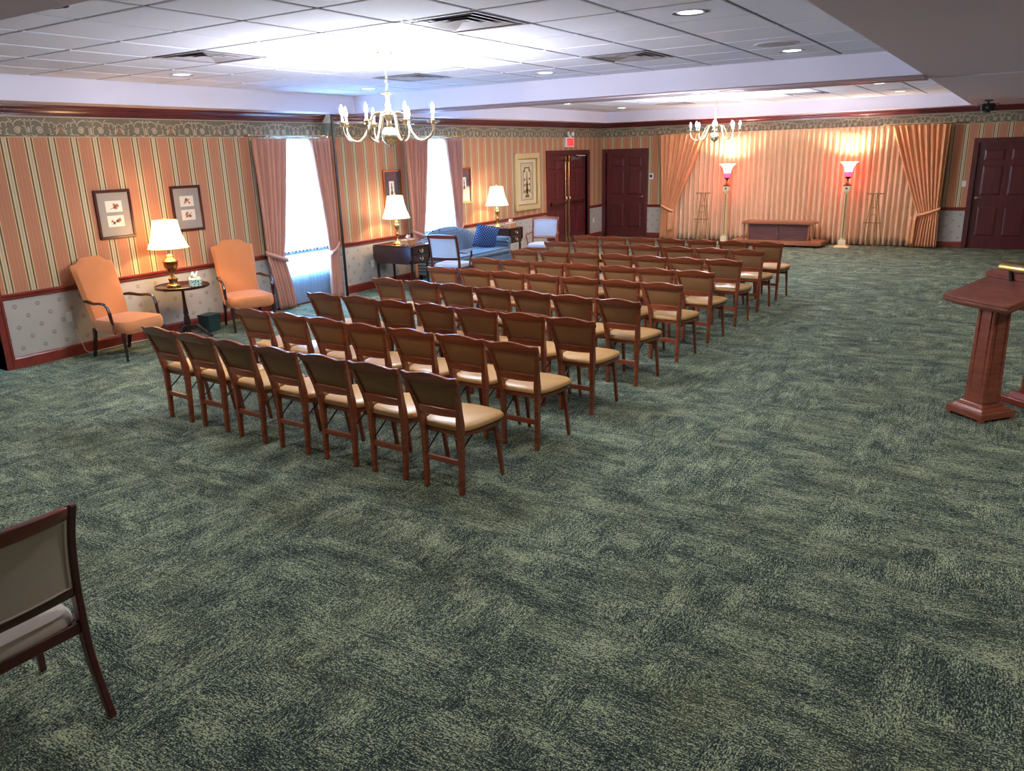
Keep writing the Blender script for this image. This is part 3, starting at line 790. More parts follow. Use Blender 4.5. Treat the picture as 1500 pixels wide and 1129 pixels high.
# ------------------------------------------------------------------ folding chairs
def folding_chair():
    t = thing('folding_chair', (0, 0, 0), 0, '', 'chair', 'padded wooden folding chairs in nine rows')
    # rear posts
    zp = [0, .20, .42, .50, .58, .66, .74, .832]
    yp = [0, .008, .012, .004, -.014, -.038, -.062, -.092]
    xp = [.150, .152, .155, .160, .169, .185, .200, .215]
    for s in (-1, 1):
        MB().slabpath([(s*x, y, z) for x, y, z in zip(xp, yp, zp)], [.032, .034, .036, .038, .036, .034, .031, .028], [.034, .040, .048, .056, .046, .036, .032, .026]).build('back_post', 'cherry', t, bevel=.005)
    # crest rail with wavy top (polygon in xz, then lean back)
    N = 28; vs = []; fs = []
    for k in range(N+1):
        u = -1+2*k/N; x = u*.233
        top = .836+.022*math.exp(-(u/.50)**2)-.005*math.exp(-((abs(u)-.70)/.13)**2)+.005*math.exp(-((abs(u)-.92)/.08)**2)
        bot = .772+.012*abs(u)**3-.004*math.exp(-((abs(u)-.6)/.2)**2)
        yb = lambda z: -.092+(.832-z)*.28 - .012*(1-u*u)
        vs += [(x, yb(bot)-.014, bot), (x, yb(bot)+.012, bot), (x, yb(top)+.012, top), (x, yb(top)-.016, top)]
    for k in range(N):
        a = k*4
        for j in range(4): fs.append((a+j, a+(j+1) % 4, a+4+(j+1) % 4, a+4+j))
    fs += [(3, 2, 1, 0), (N*4, N*4+1, N*4+2, N*4+3)]
    MB().add(vs, fs).build('top_rail', 'cherry', t, bevel=.004, smooth=True)
    # lower back rail
    vs = []; fs = []; N = 8
    for k in range(N+1):
        u = -1+2*k/N; x = u*.160
        top = .602+.004*(1-u*u); bot = .552-.004*(1-u*u)
        y = -.018-.012*(1-u*u)
        vs += [(x, y-.012, bot), (x, y+.012, bot), (x, y+.008, top), (x, y-.016, top)]
    for k in range(N):
        a = k*4
        for j in range(4): fs.append((a+j, a+(j+1) % 4, a+4+(j+1) % 4, a+4+j))
    fs += [(3, 2, 1, 0), (N*4, N*4+1, N*4+2, N*4+3)]
    MB().add(vs, fs).build('lower_rail', 'cherry', t, bevel=.003)
    # upholstered back panel
    def back(u, v):
        z = lerp(.598, .790, v); hw = interp(z, [.59, .66, .74, .80], [.158, .172, .187, .200]); yc = interp(z, yp and [.58, .66, .74, .832], [-.014, -.038, -.062, -.092])
        return (lerp(-hw, hw, u), yc-.016*math.sin(PI*u)**.6*math.sin(PI*v)**.5*1.0-.002, z)
    def front(u, v):
        x, y, z = back(1-u, v); yc = y+.0
        return (x, y+.020+.030*math.sin(PI*u)**.6*math.sin(PI*v)**.5, z)
    m_ = MB().grid(back, 8, 6).grid(front, 8, 6)
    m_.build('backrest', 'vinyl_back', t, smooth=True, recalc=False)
    # seat cushion
    out = []
    S = [(-.150, .012), (-.19, .06), (-.212, .14), (-.226, .26), (-.232, .36), (-.222, .415), (-.18, .445), (-.09, .462), (0, .468)]
    pts = S + [(-x, y) for x, y in reversed(S[:-1])]
    n = len(pts); vs = []; fs = []
    cx, cy = 0, .24
    for (sc, z) in ((.95, .436), (.99, .442), (1.0, .454), (.985, .466), (.94, .476), (.74, .486), (.38, .491)):
        vs += [(cx+(x-cx)*sc, cy+(y-cy)*sc, z) for x, y in pts]
    vs.append((cx, cy, .492)); L = 7
    for j in range(L-1):
        for i in range(n): fs.append((j*n+i, j*n+(i+1) % n, (j+1)*n+(i+1) % n, (j+1)*n+i))
    for i in range(n): fs.append(((L-1)*n+i, (L-1)*n+(i+1) % n, L*n))
    fs.append(tuple(range(n-1, -1, -1)))
    MB().add(vs, fs).build('seat', 'vinyl', t, smooth=True)
    vs = [(x*.95, .24+(y-.24)*.95, .405) for x, y in pts] + [(x*.97, .24+(y-.24)*.97, .433) for x, y in pts]
    fs = [tuple(range(n-1, -1, -1)), tuple(range(n, 2*n))] + [(i, (i+1) % n, (i+1) % n+n, i+n) for i in range(n)]
    MB().add(vs, fs).build('seat_frame', 'cherry', t)
    for s in (-1, 1):
        MB().slabpath([(s*.178, .352, .43), (s*.182, .385, .28), (s*.186, .425, .0)], [.030, .028, .024], [.038, .034, .026]).build('front_leg', 'cherry', t, bevel=.004)
    for s in (-1, 1):
        MB().tube([(s*.132, .01, .27), (s*.132, .10, .335), (s*.140, .20, .405)], .006, 5).build('brace', 'black', t)
    MB().box(-.142, .142, -.004, .016, .205, .245).build('stretcher', 'cherry', t, bevel=.003)
    MB().box(-.17, .17, .372, .388, .335, .365).build('front_stretcher', 'cherry', t, bevel=.002)
    b = MB()
    for s in (-1, 1):
        for z in (.27, .40): b.lathe([(.001, -.004), (.006, -.003), (.006, .003), (.001, .004)], 6, mtx=Matrix.Translation((s*.136, -.012, z)) @ Matrix.Rotation(R(90), 4, 'X'))
    b.build('bolt', 'silver', t)
    return t
proto = folding_chair()
LC = [3.03, 3.085, 3.09, 3.045, 3.09, 3.12, 3.135, 3.08, 3.11]
RF = [6.39, 6.42, 6.401, 6.402, 6.424, 6.445, 6.455, 6.447, 6.454]
RY = [3.844, 4.78, 5.735, 6.68, 7.706, 8.64, 9.65, 10.70, 11.66]
LY = [3.95, 4.88, 5.80, 6.86, 7.83, 8.74, 9.71, 10.80, 11.74]
ORD = ['first', 'second', 'third', 'fourth', 'fifth', 'sixth', 'seventh', 'eighth', 'ninth']
rj = random.Random(3)
for r in range(9):
    xl = LC[r]+.226; xr = RF[r]-.167
    for i in range(7):
        o = proto if (r == 0 and i == 0) else copy_tree(proto)
        tt = i/6
        edge = i in (0, 6)
        o.location = (lerp(xl, xr, tt)+(0 if edge else rj.uniform(-.008, .008)), lerp(LY[r], RY[r], tt)+(0 if edge else rj.uniform(-.018, .018)), 0)
        o.rotation_euler = (0, 0, math.atan2(RY[r]-LY[r], xr-xl) + rj.uniform(-.015, .015))
        rowt = 'row nearest the camera' if r == 0 else ('last row by the drapes' if r == 8 else ORD[r] + ' row from the camera')
        pos_ = 'leftmost chair' if i == 0 else ('rightmost aisle chair' if i == 6 else ORD[i] + ' chair from the left')
        o['label'] = 'padded folding chair, ' + pos_ + ' in the ' + rowt

# ------------------------------------------------------------------ peach armchairs
def peach_chair(loc, rz, label):
    t = thing('upholstered_armchair', loc, rz, label, 'armchair', 'peach high-back armchairs by the left wall')
    # back: closed shell
    def outline(v):     # half width by height 0..1
        return interp(v, [0, .5, .93, 1], [.250, .268, .282, .278])
    def top(u):         # extra height along the crest
        a = abs(2*u-1); q = min(1, max(0, (.80-a)/.42)); return 1.078+.068*q*q*(3-2*q)-.012*max(0, a-.88)/.12
    def pt(u, v, f):
        zt = top(u); z = lerp(.34, zt, v); x = lerp(-1, 1, u)*outline((z-.34)/.75)
        y = -.22-.20*((z-.34)/.75)**1.15
        e = min(1, 14*min(u, 1-u))**.5*min(1, 14*(1-v)+.02)**.5
        return (x, y+f*.045*e+(.012*math.sin(PI*u)*math.sin(PI*v) if f > 0 else 0), z)
    mb = MB().grid(lambda u, v: pt(u, v, 1), 16, 14).grid(lambda u, v: pt(1-u, v, -1), 16, 14)
    bmx = mb.build('backrest', 'peach', t, smooth=True, recalc=False)
    # seat: rounded box, crowned
    def seat(u, v):
        a = 2*PI*u
        hw, hd = .30, .31; e = .35
        cx = math.copysign(abs(math.cos(a))**e, math.cos(a)); sy = math.copysign(abs(math.sin(a))**e, math.sin(a))
        prof = [(0.0, .31), (.93, .31), (.98, .33), (1.0, .39), (.985, .43), (.94, .455), (.7, .475), (.35, .485), (0, .487)]
        k = v*(len(prof)-1); i = min(int(k), len(prof)-2); f = k-i
        r = lerp(prof[i][0], prof[i+1][0], f); z = lerp(prof[i][1], prof[i+1][1], f)
        tap = 1-.09*(1-(sy+1)/2)
        return (cx*hw*r*tap, .06+sy*hd*r, z)
    MB().grid(seat, 32, 8).build('seat', 'peach', t, smooth=True)
    for s in (-1, 1):
        a = smoothpts([(s*.262, -.285, .665), (s*.285, -.20, .672), (s*.315, -.06, .660), (s*.325, .06, .668), (s*.322, .145, .650), (s*.318, .185, .58), (s*.316, .195, .50), (s*.314, .215, .42)], 5)
        n = len(a)
        MB().tube(a, [interp(k/(n-1), [0, .15, .4, .6, .75, .9, 1], [.020, .026, .020, .018, .022, .020, .012]) for k in range(n)], 8, sq=.8).build('arm', 'darkwood', t, smooth=True)
        lp = [(s*.316, .225+.022*math.cos(q), .375+.052*math.sin(q)) for q in [2*PI*k/14 for k in range(14)]]
        MB().tube(lp, .0085, 6, closed=True).build('arm_loop', 'cherry', t, smooth=True)
        # front leg turned
        prof = [(.012, 0), (.016, .012), (.011, .03), (.018, .05), (.014, .07), (.016, .16), (.022, .25), (.026, .30), (.028, .33)]
        MB().lathe(prof, 10, c=(s*.272, .305)).build('leg', 'darkwood', t, smooth=True)
        MB().slabpath([(s*.235, -.315, 0), (s*.236, -.275, .12), (s*.236, -.245, .24), (s*.236, -.225, .35)], [.030, .032, .036, .040], [.036, .036, .040, .044]).build('leg', 'darkwood', t, bevel=.004)
    return t
peach_chair((.50, 5.22, 0), R(-84), 'peach upholstered armchair left of the pedestal table, nearest the camera')
peach_chair((.56, 6.95, 0), R(-114), 'peach upholstered armchair right of the pedestal table, beside the window curtain')

# ------------------------------------------------------------------ lamps
def table_lamp(loc, kind, label):
    t = thing('table_lamp', loc, 0, label, 'lamp', 'lit brass table lamps')
    if kind == 'urn':
        base = [(.082, 0), (.085, .012), (.078, .022), (.060, .030), (.050, .036), (.050, .075), (.058, .085), (.062, .095), (.050, .103), (.030, .115), (.022, .150), (.028, .165), (.040, .18)]
        MB().lathe(base, 20).build('base', 'brass', t, smooth=True)
        urn = [(.030, .178), (.055, .20), (.076, .235), (.086, .275), (.088, .300), (.098, .306), (.098, .314), (.085, .318)]
        MB().lathe(urn, 20).build('urn', 'brass_dark', t, smooth=True)
        cap = [(.080, .318), (.070, .335), (.045, .350), (.038, .365), (.044, .378), (.034, .392), (.014, .402), (.010, .50)]
        MB().lathe(cap, 20).build('cap', 'brass', t, smooth=True)
        zb, zt, rb, rt_ = .475, .815, .242, .150; mat = 'shade'
    else:
        base = [(.088, 0), (.090, .010), (.078, .022), (.048, .034), (.030, .048), (.024, .075), (.020, .12), (.028, .15), (.036, .165), (.028, .18), (.020, .20), (.018, .24), (.030, .258), (.040, .275), (.046, .30), (.040, .325), (.028, .34), (.034, .352), (.030, .37), (.012, .385), (.008, .47)]
        MB().lathe(base, 20).build('base', 'brass', t, smooth=True)
        zb, zt, rb, rt_ = .425, .795, .232, .132; mat = 'shade_white'
    pr = [(lerp(rb, rt_, k/8) - .018*math.sin(PI*k/8), lerp(zb, zt, k/8)) for k in range(9)]
    sh = MB().lathe(pr, 40, caps=False).build('lamp_shade', mat, t, smooth=True, recalc=False)
    for (r, z) in ((rb+.001, zb), (rt_+.001, zt)): MB().tube([(r*math.cos(a), r*math.sin(a), z) for a in [2*PI*k/32 for k in range(32)]], .0045, 5, closed=True).build('trim_ring', 'seam', sh, smooth=True)
    for k in range(8):
        a = 2*PI*k/8+.3
        MB().tube([((r+.001)*math.cos(a), (r+.001)*math.sin(a), z) for r, z in pr], .0018, 4).build('seam', 'seam', sh)
    MB().tube([(0, 0, zb-.02), (.05, 0, zb+.05), (.05, 0, zt-.06), (0, 0, zt+.0)], .003, 5).tube([(0, 0, zb-.02), (-.05, 0, zb+.05), (-.05, 0, zt-.06), (0, 0, zt)], .003, 5).tube([(-rt_, 0, zt-.004), (rt_, 0, zt-.004)], .0025, 4).build('harp', 'brass', t)
    MB().lathe([(.002, zt), (.012, zt+.006), (.008, zt+.018), (.013, zt+.028), (.002, zt+.04)], 10).build('finial', 'brass', t, smooth=True)
    x, y, z = loc
    light('table_lamp_light', 'POINT', (x, y, z+zb+.14), W_TABLE, (1.0, 0.66, 0.34), shadow_soft_size=.03)
    return t
table_lamp((.36, 6.03, .685), 'urn', 'lit urn-shaped brass lamp with cream shade, on the round pedestal table')
table_lamp((.42, 10.33, .755), 'stick', 'lit brass candlestick lamp with white shade, on the drop-leaf table before the sofa')
table_lamp((.40, 13.47, .755), 'stick', 'lit brass candlestick lamp with white shade, on the side table beyond the sofa')

# pedestal table
t = thing('pedestal_table', (.42, 6.10, 0), 0, 'small round dark mahogany pedestal table between the two peach armchairs', 'table')
mb = MB(); n = 48
def pie(r0, z): return [((r0+.008*abs(math.sin(6*a)))*math.cos(a), (r0+.008*abs(math.sin(6*a)))*math.sin(a), z) for a in [2*PI*k/n for k in range(n)]]
rings = [pie(.27, .655), pie(.315, .660), pie(.325, .670), pie(.325, .692), pie(.315, .696), pie(.305, .688), pie(.29, .684)]
vs = [p for r in rings for p in r]; fs = [(j*n+i, j*n+(i+1) % n, (j+1)*n+(i+1) % n, (j+1)*n+i) for j in range(len(rings)-1) for i in range(n)]
fs += [tuple(range(n-1, -1, -1)), tuple(range((len(rings)-1)*n, len(rings)*n))]
mb.add(vs, fs).build('tabletop', 'darkwood', t, smooth=True)
MB().lathe([(.05, .655), (.045, .64), (.022, .62), (.018, .58), (.022, .45), (.030, .36), (.034, .33), (.026, .31), (.036, .27), (.044, .22), (.040, .17), (.028, .15), (.035, .13), (.035, .08)], 16).build('pedestal', 'darkwood', t, smooth=True)
for k in range(3):
    a = R(40+120*k); c, s = math.cos(a), math.sin(a)
    pts = smoothpts([(.02*c, .02*s, .16), (.10*c, .10*s, .17), (.19*c, .19*s, .09), (.26*c, .26*s, .028), (.295*c, .295*s, .018)], 4)
    MB().tube(pts, [interp(i/(len(pts)-1), [0, .5, .85, 1], [.030, .022, .016, .020]) for i in range(len(pts))], 8).build('leg', 'darkwood', t, smooth=True)
def tissue_box(loc, rz, mat, label, s=(.14, .26, .09)):
    t = thing('tissue_box', loc, rz, label, 'tissue box', 'tissue boxes')
    MB().box(-s[0]/2, s[0]/2, -s[1]/2, s[1]/2, 0, s[2]).build('carton', mat, t, bevel=.002)
    mb = MB().grid(lambda u, v: ((u-.5)*.09*(1-.3*v)+.012*math.sin(5*v), (v-.5)*.05+.02*math.sin(7*u), s[2]+.085*math.sin(PI*min(1, .15+v*.9))*(.7+.3*math.sin(9*u))), 8, 8)
    mb.build('tissue', 'tissue', t, smooth=True, recalc=False, solid=.002)
tissue_box((.57, 6.19, .685), R(58), 'box_green', 'green leaf-print tissue box on the pedestal table')
tissue_box((.72, 10.24, .755), R(5), 'box_tan', 'orange floral tissue box on the drop-leaf table before the sofa')
tissue_box((.74, 13.42, .755), R(5), 'box_tan', 'orange floral tissue box on the side table beyond the sofa')
t = thing('waste_bin', (.30, 6.52, 0), R(10), 'dark green rectangular waste bin under the pedestal table', 'bin')
mb = MB(); mb.frustum((0, 0), .08, .10, 0, .095, .115, .22)
mb.build('body', 'bin', t, bevel=.004); MB().box(-.10, .10, -.12, .12, .22, .228).build('rim', 'bin', t)
# cord of the lamp along the skirting and drop cord of the far outlet
def cord(pts, label):
    tag(MB().tube(smoothpts(pts, 6), .004, 5).build('power_cord', 'cord', smooth=True), label, 'cord', None)
cord([(N0+.013, 4.90, .43), (N0+.03, 4.93, .25), (N0+.03, 4.96, .15), (N0+.05, 5.0, .02), (N0+.06, 5.2, .012), (N0+.045, 5.6, .012), (.04, 5.9, .012)], 'thin pale power cord running along the skirting behind the nearest peach armchair')
cord([(.013, 10.13, .40), (.03, 10.17, .25), (.028, 10.19, .12), (.05, 10.18, .012), (.2, 10.25, .008), (.36, 10.6, .008)], 'thin pale power cord dropping from the outlet beside the drop-leaf table')
def plate(name, mtx, label, cat, kind='outlet'):
    t = MB().box(-.037, .037, -.008, -.0005, -.06, .06).build(name, 'white', bevel=.003); t.matrix_world = mtx; tag(t, label, cat)
    if kind == 'outlet':
        for z in (-.024, .024): MB().box(-.016, .016, -.011, -.008, z-.015, z+.015).build('socket', 'white', t, bevel=.002)
    elif kind == 'switch': MB().box(-.006, .006, -.018, -.008, -.010, .012).build('toggle', 'white', t)
    else: MB().box(-.022, .022, -.012, -.008, -.022, .022).build('display', 'black', t)
plate('wall_outlet', MX(N0, 4.88, .467, R(90)), 'white wall outlet behind the nearest peach armchair', 'outlet')
plate('wall_outlet', MX(0, 10.116, .424, R(90)), 'white wall outlet left of the drop-leaf table', 'outlet')
plate('wall_outlet', MX(0, 18.62, .45, R(90)), 'white wall outlet between the double door and the corner', 'outlet')
plate('light_switch', MX(8.283, BY, 1.314, 0), 'white light switch left of the right-hand door', 'switch', 'switch')
t = MB().box(-.06, .06, -.018, -.0005, -.075, .075).build('thermostat', 'white', bevel=.004); t.matrix_world = MX(1.391, BY, 1.529, 0)
tag(t, 'white square thermostat between the left door and the stage curtain', 'thermostat'); MB().box(-.03, .03, -.022, -.018, -.03, .035).build('display', 'black', t)

# ------------------------------------------------------------------ drop-leaf drawer tables (drawers face +X)
def drawer_table(loc, w, d, label, h=.755):
    """local: x depth (front +x), y width"""
    t = thing('drawer_table', loc, 0, label, 'table', 'dark drop-leaf side tables')
    MB().box(-d/2-.02, d/2+.02, -w/2, w/2, h-.022, h).build('tabletop', 'darkwood', t, bevel=.004)
    MB().box(-d/2, d/2, -w/2+.02, w/2-.02, h-.30, h-.022).build('body', 'darkwood', t, bevel=.003)
    pol = [(-d/2-.01, h-.024), (d/2+.01, h-.024), (d/2+.01, h-.22), (d/2-.02, h-.27), (d/2-.07, h-.30), (-d/2+.07, h-.30), (-d/2+.02, h-.27), (-d/2-.01, h-.22)]
    MB().prism(pol, -w/2-.018, -w/2, 'xz').build('drop_leaf', 'darkwood', t, bevel=.003)
    MB().prism(pol, w/2, w/2+.018, 'xz').build('drop_leaf', 'darkwood', t, bevel=.003)
    for z0 in (h-.155, h-.285):
        dr_ = MB().box(d/2, d/2+.014, -w/2+.045, w/2-.045, z0, z0+.115).build('drawer', 'darkwood', t, bevel=.004)
        q = [(d/2+.016, -.032, z0+.072), (d/2+.030, -.032, z0+.062), (d/2+.036, -.022, z0+.040), (d/2+.036, .0, z0+.034), (d/2+.036, .022, z0+.040), (d/2+.030, .032, z0+.062), (d/2+.016, .032, z0+.072)]
        MB().tube(q, .005, 6).box(d/2+.014, d/2+.018, -.045, -.02, z0+.055, z0+.09).box(d/2+.014, d/2+.018, .02, .045, z0+.055, z0+.09).build('pull', 'silver', dr_, smooth=False)
    for sx in (-1, 1):
        for sy in (-1, 1):
            MB().slabpath([(sx*(d/2-.03), sy*(w/2-.045), 0), (sx*(d/2-.03), sy*(w/2-.045), h-.03)], [.026, .042], [.026, .042]).build('leg', 'darkwood', t, bevel=.003)
    return t
drawer_table((.52, 10.30, 0), .50, .80, 'dark drop-leaf table with two drawers, between the pilaster and the sofa')
drawer_table((.50, 13.46, 0), .50, .66, 'dark drop-leaf table with two drawers, between the sofa and the far pale armchair')

# ------------------------------------------------------------------ sofa
t = thing('sofa', (.69, 11.84, 0), R(-90), 'blue patterned camelback sofa with rolled arms under the far window', 'sofa')
HL = 1.04
def sback(u, v, f):
    x = lerp(-1, 1, u)*(HL-.03); a = abs(2*u-1)
    zt = .755+.145*max(0, math.cos(min(1, a/.72)*PI/2))**.9 - .05*max(0, (a-.8)/.2)
    z = lerp(.25, zt, v); y = -.24-.13*((z-.25)/.6)
    e = min(1, 10*min(u, 1-u))**.5*min(1, 8*(1-v)+.03)**.5
    return (x, y+f*.07*e, z)
MB().grid(lambda u, v: sback(u, v, 1), 28, 12).grid(lambda u, v: sback(1-u, v, -1), 28, 12).build('backrest', 'sofa', t, smooth=True, recalc=False)
def rbox(x0, x1, y0, y1, z0, z1, r, name, mat, parent, crown=0.0):
    o = MB().box(x0, x1, y0, y1, z0, z1).build(name, mat, parent, bevel=r, seg=3, smooth=True); return o
rbox(-HL+.06, HL-.06, -.24, .46, .14, .34, .03, 'base', 'sofa', t)
rbox(-HL+.10, HL-.10, -.22, .48, .34, .46, .045, 'seat_cushion', 'sofa', t)
for s in (-1, 1):
    mb = MB()
    mb.box(*sorted((s*(HL-.13), s*(HL-.04))), -.30, .40, .14, .56)
    mb.build('arm', 'sofa', t, bevel=.02, seg=2, smooth=True)
    mm = Matrix.Translation((s*(HL-.07), 0, .575))
    MB().lathe([(.02, -.30), (.075, -.28), (.082, -.1), (.085, .30), (.080, .39), (.05, .41), (.02, .412)], 16, mtx=Matrix.Translation((s*(HL-.07), 0, .57)) @ Matrix.Rotation(R(-90), 4, 'X')).build('arm_roll', 'sofa', t, smooth=True)
for sx in (-1, 1):
    for y in (-.28, .40):
        MB().slabpath([(sx*(HL-.12), y, 0), (sx*(HL-.12), y, .15)], [.03, .045], [.03, .045]).build('leg', 'darkwood', t, bevel=.003)
def cushion(loc, rot, size, mat, label):
    def fn(u, v, f):
        a, b = 2*u-1, 2*v-1
        k = (1-a**4)*(1-b**4)
        pin = 1-.06*(1-abs(a))*0-.05*(a*a*b*b)*-1
        return (a*size*(1-.05*(1-b*b)), f*.075*max(0, k)**.6, b*size*(1-.05*(1-a*a)))
    mb = MB().grid(lambda u, v: fn(u, v, 1), 12, 12).grid(lambda u, v: fn(1-u, v, -1), 12, 12)
    o = mb.build('throw_pillow', mat, smooth=True, recalc=False)
    o.location = loc; o.rotation_euler = rot; tag(o, label, 'pillow', None)
cushion((.76, 12.50, .665), (R(14), R(12), R(50)), .225, 'pillow', 'deep blue dotted throw pillow at the far end of the sofa')

# ------------------------------------------------------------------ wood-framed upholstered chairs
def framed_chair(loc, rz, fab, arms, label, wood_='frame_wood', crest='lectern_red', cat='armchair', group='wood-framed chairs with padded backs'):
    t = thing('framed_armchair' if arms else 'framed_chair', loc, rz, label, cat, group)
    W = .25
    for s in (-1, 1):
        pts = smoothpts([(s*W, -.085, 0), (s*W, -.045, .12), (s*W, -.005, .28), (s*W, 0, .45), (s*W, -.008, .60), (s*W, -.045, .80), (s*W*1.02, -.095, .95)], 3)
        n = len(pts)
        MB().slabpath(pts, [.030]*n, [interp(k/(n-1), [0, .5, 1], [.036, .048, .034]) for k in range(n)]).build('back_post', wood_, t, bevel=.006)
        MB().slabpath([(s*.265, .475, 0), (s*.262, .462, .40)], [.026, .038], [.026, .038]).build('front_leg', wood_, t, bevel=.004)
    # crest rail (slightly bowed) and lower back rail
    def bar(z0, z1, y0, y1, w, bow, mat, name, arch=0.0):
        N = 10; vs = []; fs = []
        for k in range(N+1):
            u = -1+2*k/N; b = bow*(1-u*u); ar = arch*(1-u*u)
            vs += [(u*w, y0-b-.017, z0), (u*w, y0-b+.017, z0), (u*w, y1-b+.015, z1+ar), (u*w, y1-b-.015, z1+ar)]
        for k in range(N):
            a = k*4
            for j in range(4): fs.append((a+j, a+(j+1) % 4, a+4+(j+1) % 4, a+4+j))
        fs += [(3, 2, 1, 0), (N*4, N*4+1, N*4+2, N*4+3)]
        MB().add(vs, fs).build(name, mat, t, bevel=.005, smooth=True)
    bar(.898, .950, -.077, -.096, .235, .030, crest, 'crest_rail', .012)
    bar(.545, .585, -.004, -.012, .235, .012, wood_, 'lower_rail')
    def pan(u, v, f):
        x = lerp(-.232, .232, u); z = lerp(.583, .902+.006*math.sin(PI*u), v); y = interp(z, [.58, .70, .80, .90], [-.010, -.025, -.045, -.078])-.02*math.sin(PI*u)
        return (x, y+f*(.010+.020*(math.sin(PI*u)*math.sin(PI*v))**.4*(1 if f > 0 else .25)), z)
    pn = MB().grid(lambda u, v: pan(u, v, 1), 10, 8).grid(lambda u, v: pan(1-u, v, -1), 10, 8).build('back_panel', fab, t, smooth=True, recalc=False)
    for f in (1, -1):
        lp = [pan(a, b, f) for a, b in [(.03+.94*k/8, .03) for k in range(9)] + [(.97, .03+.94*k/6) for k in range(1, 7)] + [(.97-.94*k/8, .97) for k in range(1, 9)] + [(.03, .97-.94*k/6) for k in range(1, 6)]]
        MB().tube([(x, y+f*.003, z) for x, y, z in lp], .0045, 5, closed=True).build('piping', fab, pn, smooth=True)
    MB().box(-.235, .235, -.01, .015, .375, .425).box(-.25, .25, .45, .475, .36, .42).box(-.262, -.238, 0, .46, .365, .42).box(.238, .262, 0, .46, .365, .42).build('seat_rail', wood_, t, bevel=.003)
    def seat(u, v):
        a = 2*PI*u; e = .3
        cx = math.copysign(abs(math.cos(a))**e, math.cos(a)); sy = math.copysign(abs(math.sin(a))**e, math.sin(a))
        prof = [(0, .41), (.96, .41), (1.0, .43), (.99, .455), (.94, .475), (.6, .492), (0, .498)]
        k = v*(len(prof)-1); i = min(int(k), len(prof)-2); f = k-i
        r = lerp(prof[i][0], prof[i+1][0], f); z = lerp(prof[i][1], prof[i+1][1], f)
        return (cx*.262*r*(1-.06*(1-(sy+1)/2)), .238+sy*.245*r, z)
    st_ = MB().grid(seat, 28, 6).build('seat', fab, t, smooth=True)
    if arms:
        for s in (-1, 1):
            a = smoothpts([(s*.255, -.015, .68), (s*.275, .05, .665), (s*.295, .16, .65), (s*.305, .27, .67), (s*.302, .325, .66), (s*.295, .345, .60), (s*.275, .33, .50), (s*.262, .34, .41)], 5); n = len(a)
            MB().tube(a, [interp(k/(n-1), [0, .4, .6, 1], [.014, .017, .019, .013]) for k in range(n)], 8).build('arm', wood_, t, smooth=True)
    return t
framed_chair((6.285, 1.125, 0), R(90), 'grey_fab', False, 'wood-framed chair with grey padded back, cut off at the lower left of the photo', cat='chair')
framed_chair((1.53, 10.18, 0), R(8), 'pale_fab', True, 'wood-framed armchair with pale padded back turned to the camera, before the sofa')
framed_chair((1.43, 13.60, 0), R(-163), 'pale_fab', True, 'wood-framed pale armchair facing the camera, beyond the sofa', crest='cherry', wood_='cherry')

# ------------------------------------------------------------------ pictures (on the left wall: plane x, u = Y, v = Z)
def frame(name, x, y0, y1, z0, z1, fw, mat, matmat, label, cat='picture', depth=.028, grp=None):
    t = MB()
    b0, b1 = x+.001, x+depth
    for (a, b, c, d) in ((y0, y1, z0, z0+fw), (y0, y1, z1-fw, z1), (y0, y0+fw, z0+fw, z1-fw), (y1-fw, y1, z0+fw, z1-fw)):
        t.box(b0, b1, a, b, c, d)
    o = t.build(name, mat, bevel=.005); tag(o, label, cat, grp)
    MB().box(b0, x+.014, y0+fw*.5, y1-fw*.5, z0+fw*.5, z1-fw*.5).build('mat_board', matmat, o)
    return o
rp = random.Random(11)
def botanical(x, y0, y1, z0, z1, label):
    o = frame('framed_print', x, y0, y1, z0, z1, .035, 'frame_dark', 'mat_grey', label, grp='framed botanical prints')
    h = z1-z0; w = y1-y0; cy = (y0+y1)/2
    for cz in (z0+h*.66, z0+h*.36):
        cd = MB().box(x+.014, x+.017, cy-w*.225, cy+w*.225, cz-h*.115, cz+h*.115).build('print_card', 'paper', o)
        for k in range(5):
            a = rp.uniform(0, 6.28); cx_ = cy+rp.uniform(-.05, .05); cz_ = cz+rp.uniform(-.022, .022); r = rp.uniform(.014, .022)
            pol = []
            for q in range(20):
                an = 2*PI*q/20; rr = r*(1+.35*math.sin(5*an+a)); pol.append((cx_+rr*math.cos(an), cz_+rr*math.sin(an)))
            MB().prism(pol, x+.0172, x+.0176+.0002*k, 'yz').build('flower_print', 'print' if k % 2 else 'print2', cd)
        MB().ribbon([(cy-.05, cz-.035), (cy, cz-.01), (cy+.05, cz+.03)], .006, 'yz', x+.0182).build('stem_print', 'print', cd, recalc=False)
    return o
botanical(N0, 5.42, 5.89, 1.305, 1.888, 'dark wood framed pair of botanical prints above the nearest peach armchair')
botanical(N0, 6.45, 6.905, 1.300, 1.888, 'dark wood framed pair of botanical prints right of the urn lamp')
M['dark_mat'] = plain('dark_picture_mat', srgb(72, 72, 84), 0.12, coat=.6)
def silhouette(x, y0, y1, z0, z1, label):
    o = frame('framed_silhouette', x, y0, y1, z0, z1, .035, 'brass_dark', 'dark_mat', label, grp='dark matted framed pictures')
    cy = lerp(y0, y1, .45); cz = lerp(z0, z1, .55)
    MB().box(x+.014, x+.016, cy-.065, cy+.065, cz-.12, cz+.13).build('print_card', 'paper', o)
    pol = [(cy-.03, cz-.10), (cy+.03, cz-.10), (cy+.035, cz-.06), (cy+.012, cz-.02), (cy+.02, cz+.02), (cy+.010, cz+.06), (cy+.012, cz+.085), (cy, cz+.10), (cy-.012, cz+.085), (cy-.010, cz+.06), (cy-.02, cz+.02), (cy-.012, cz-.02), (cy-.035, cz-.06)]
    MB().prism(pol, x+.016, x+.0166, 'yz').build('figure_print', 'print', o)
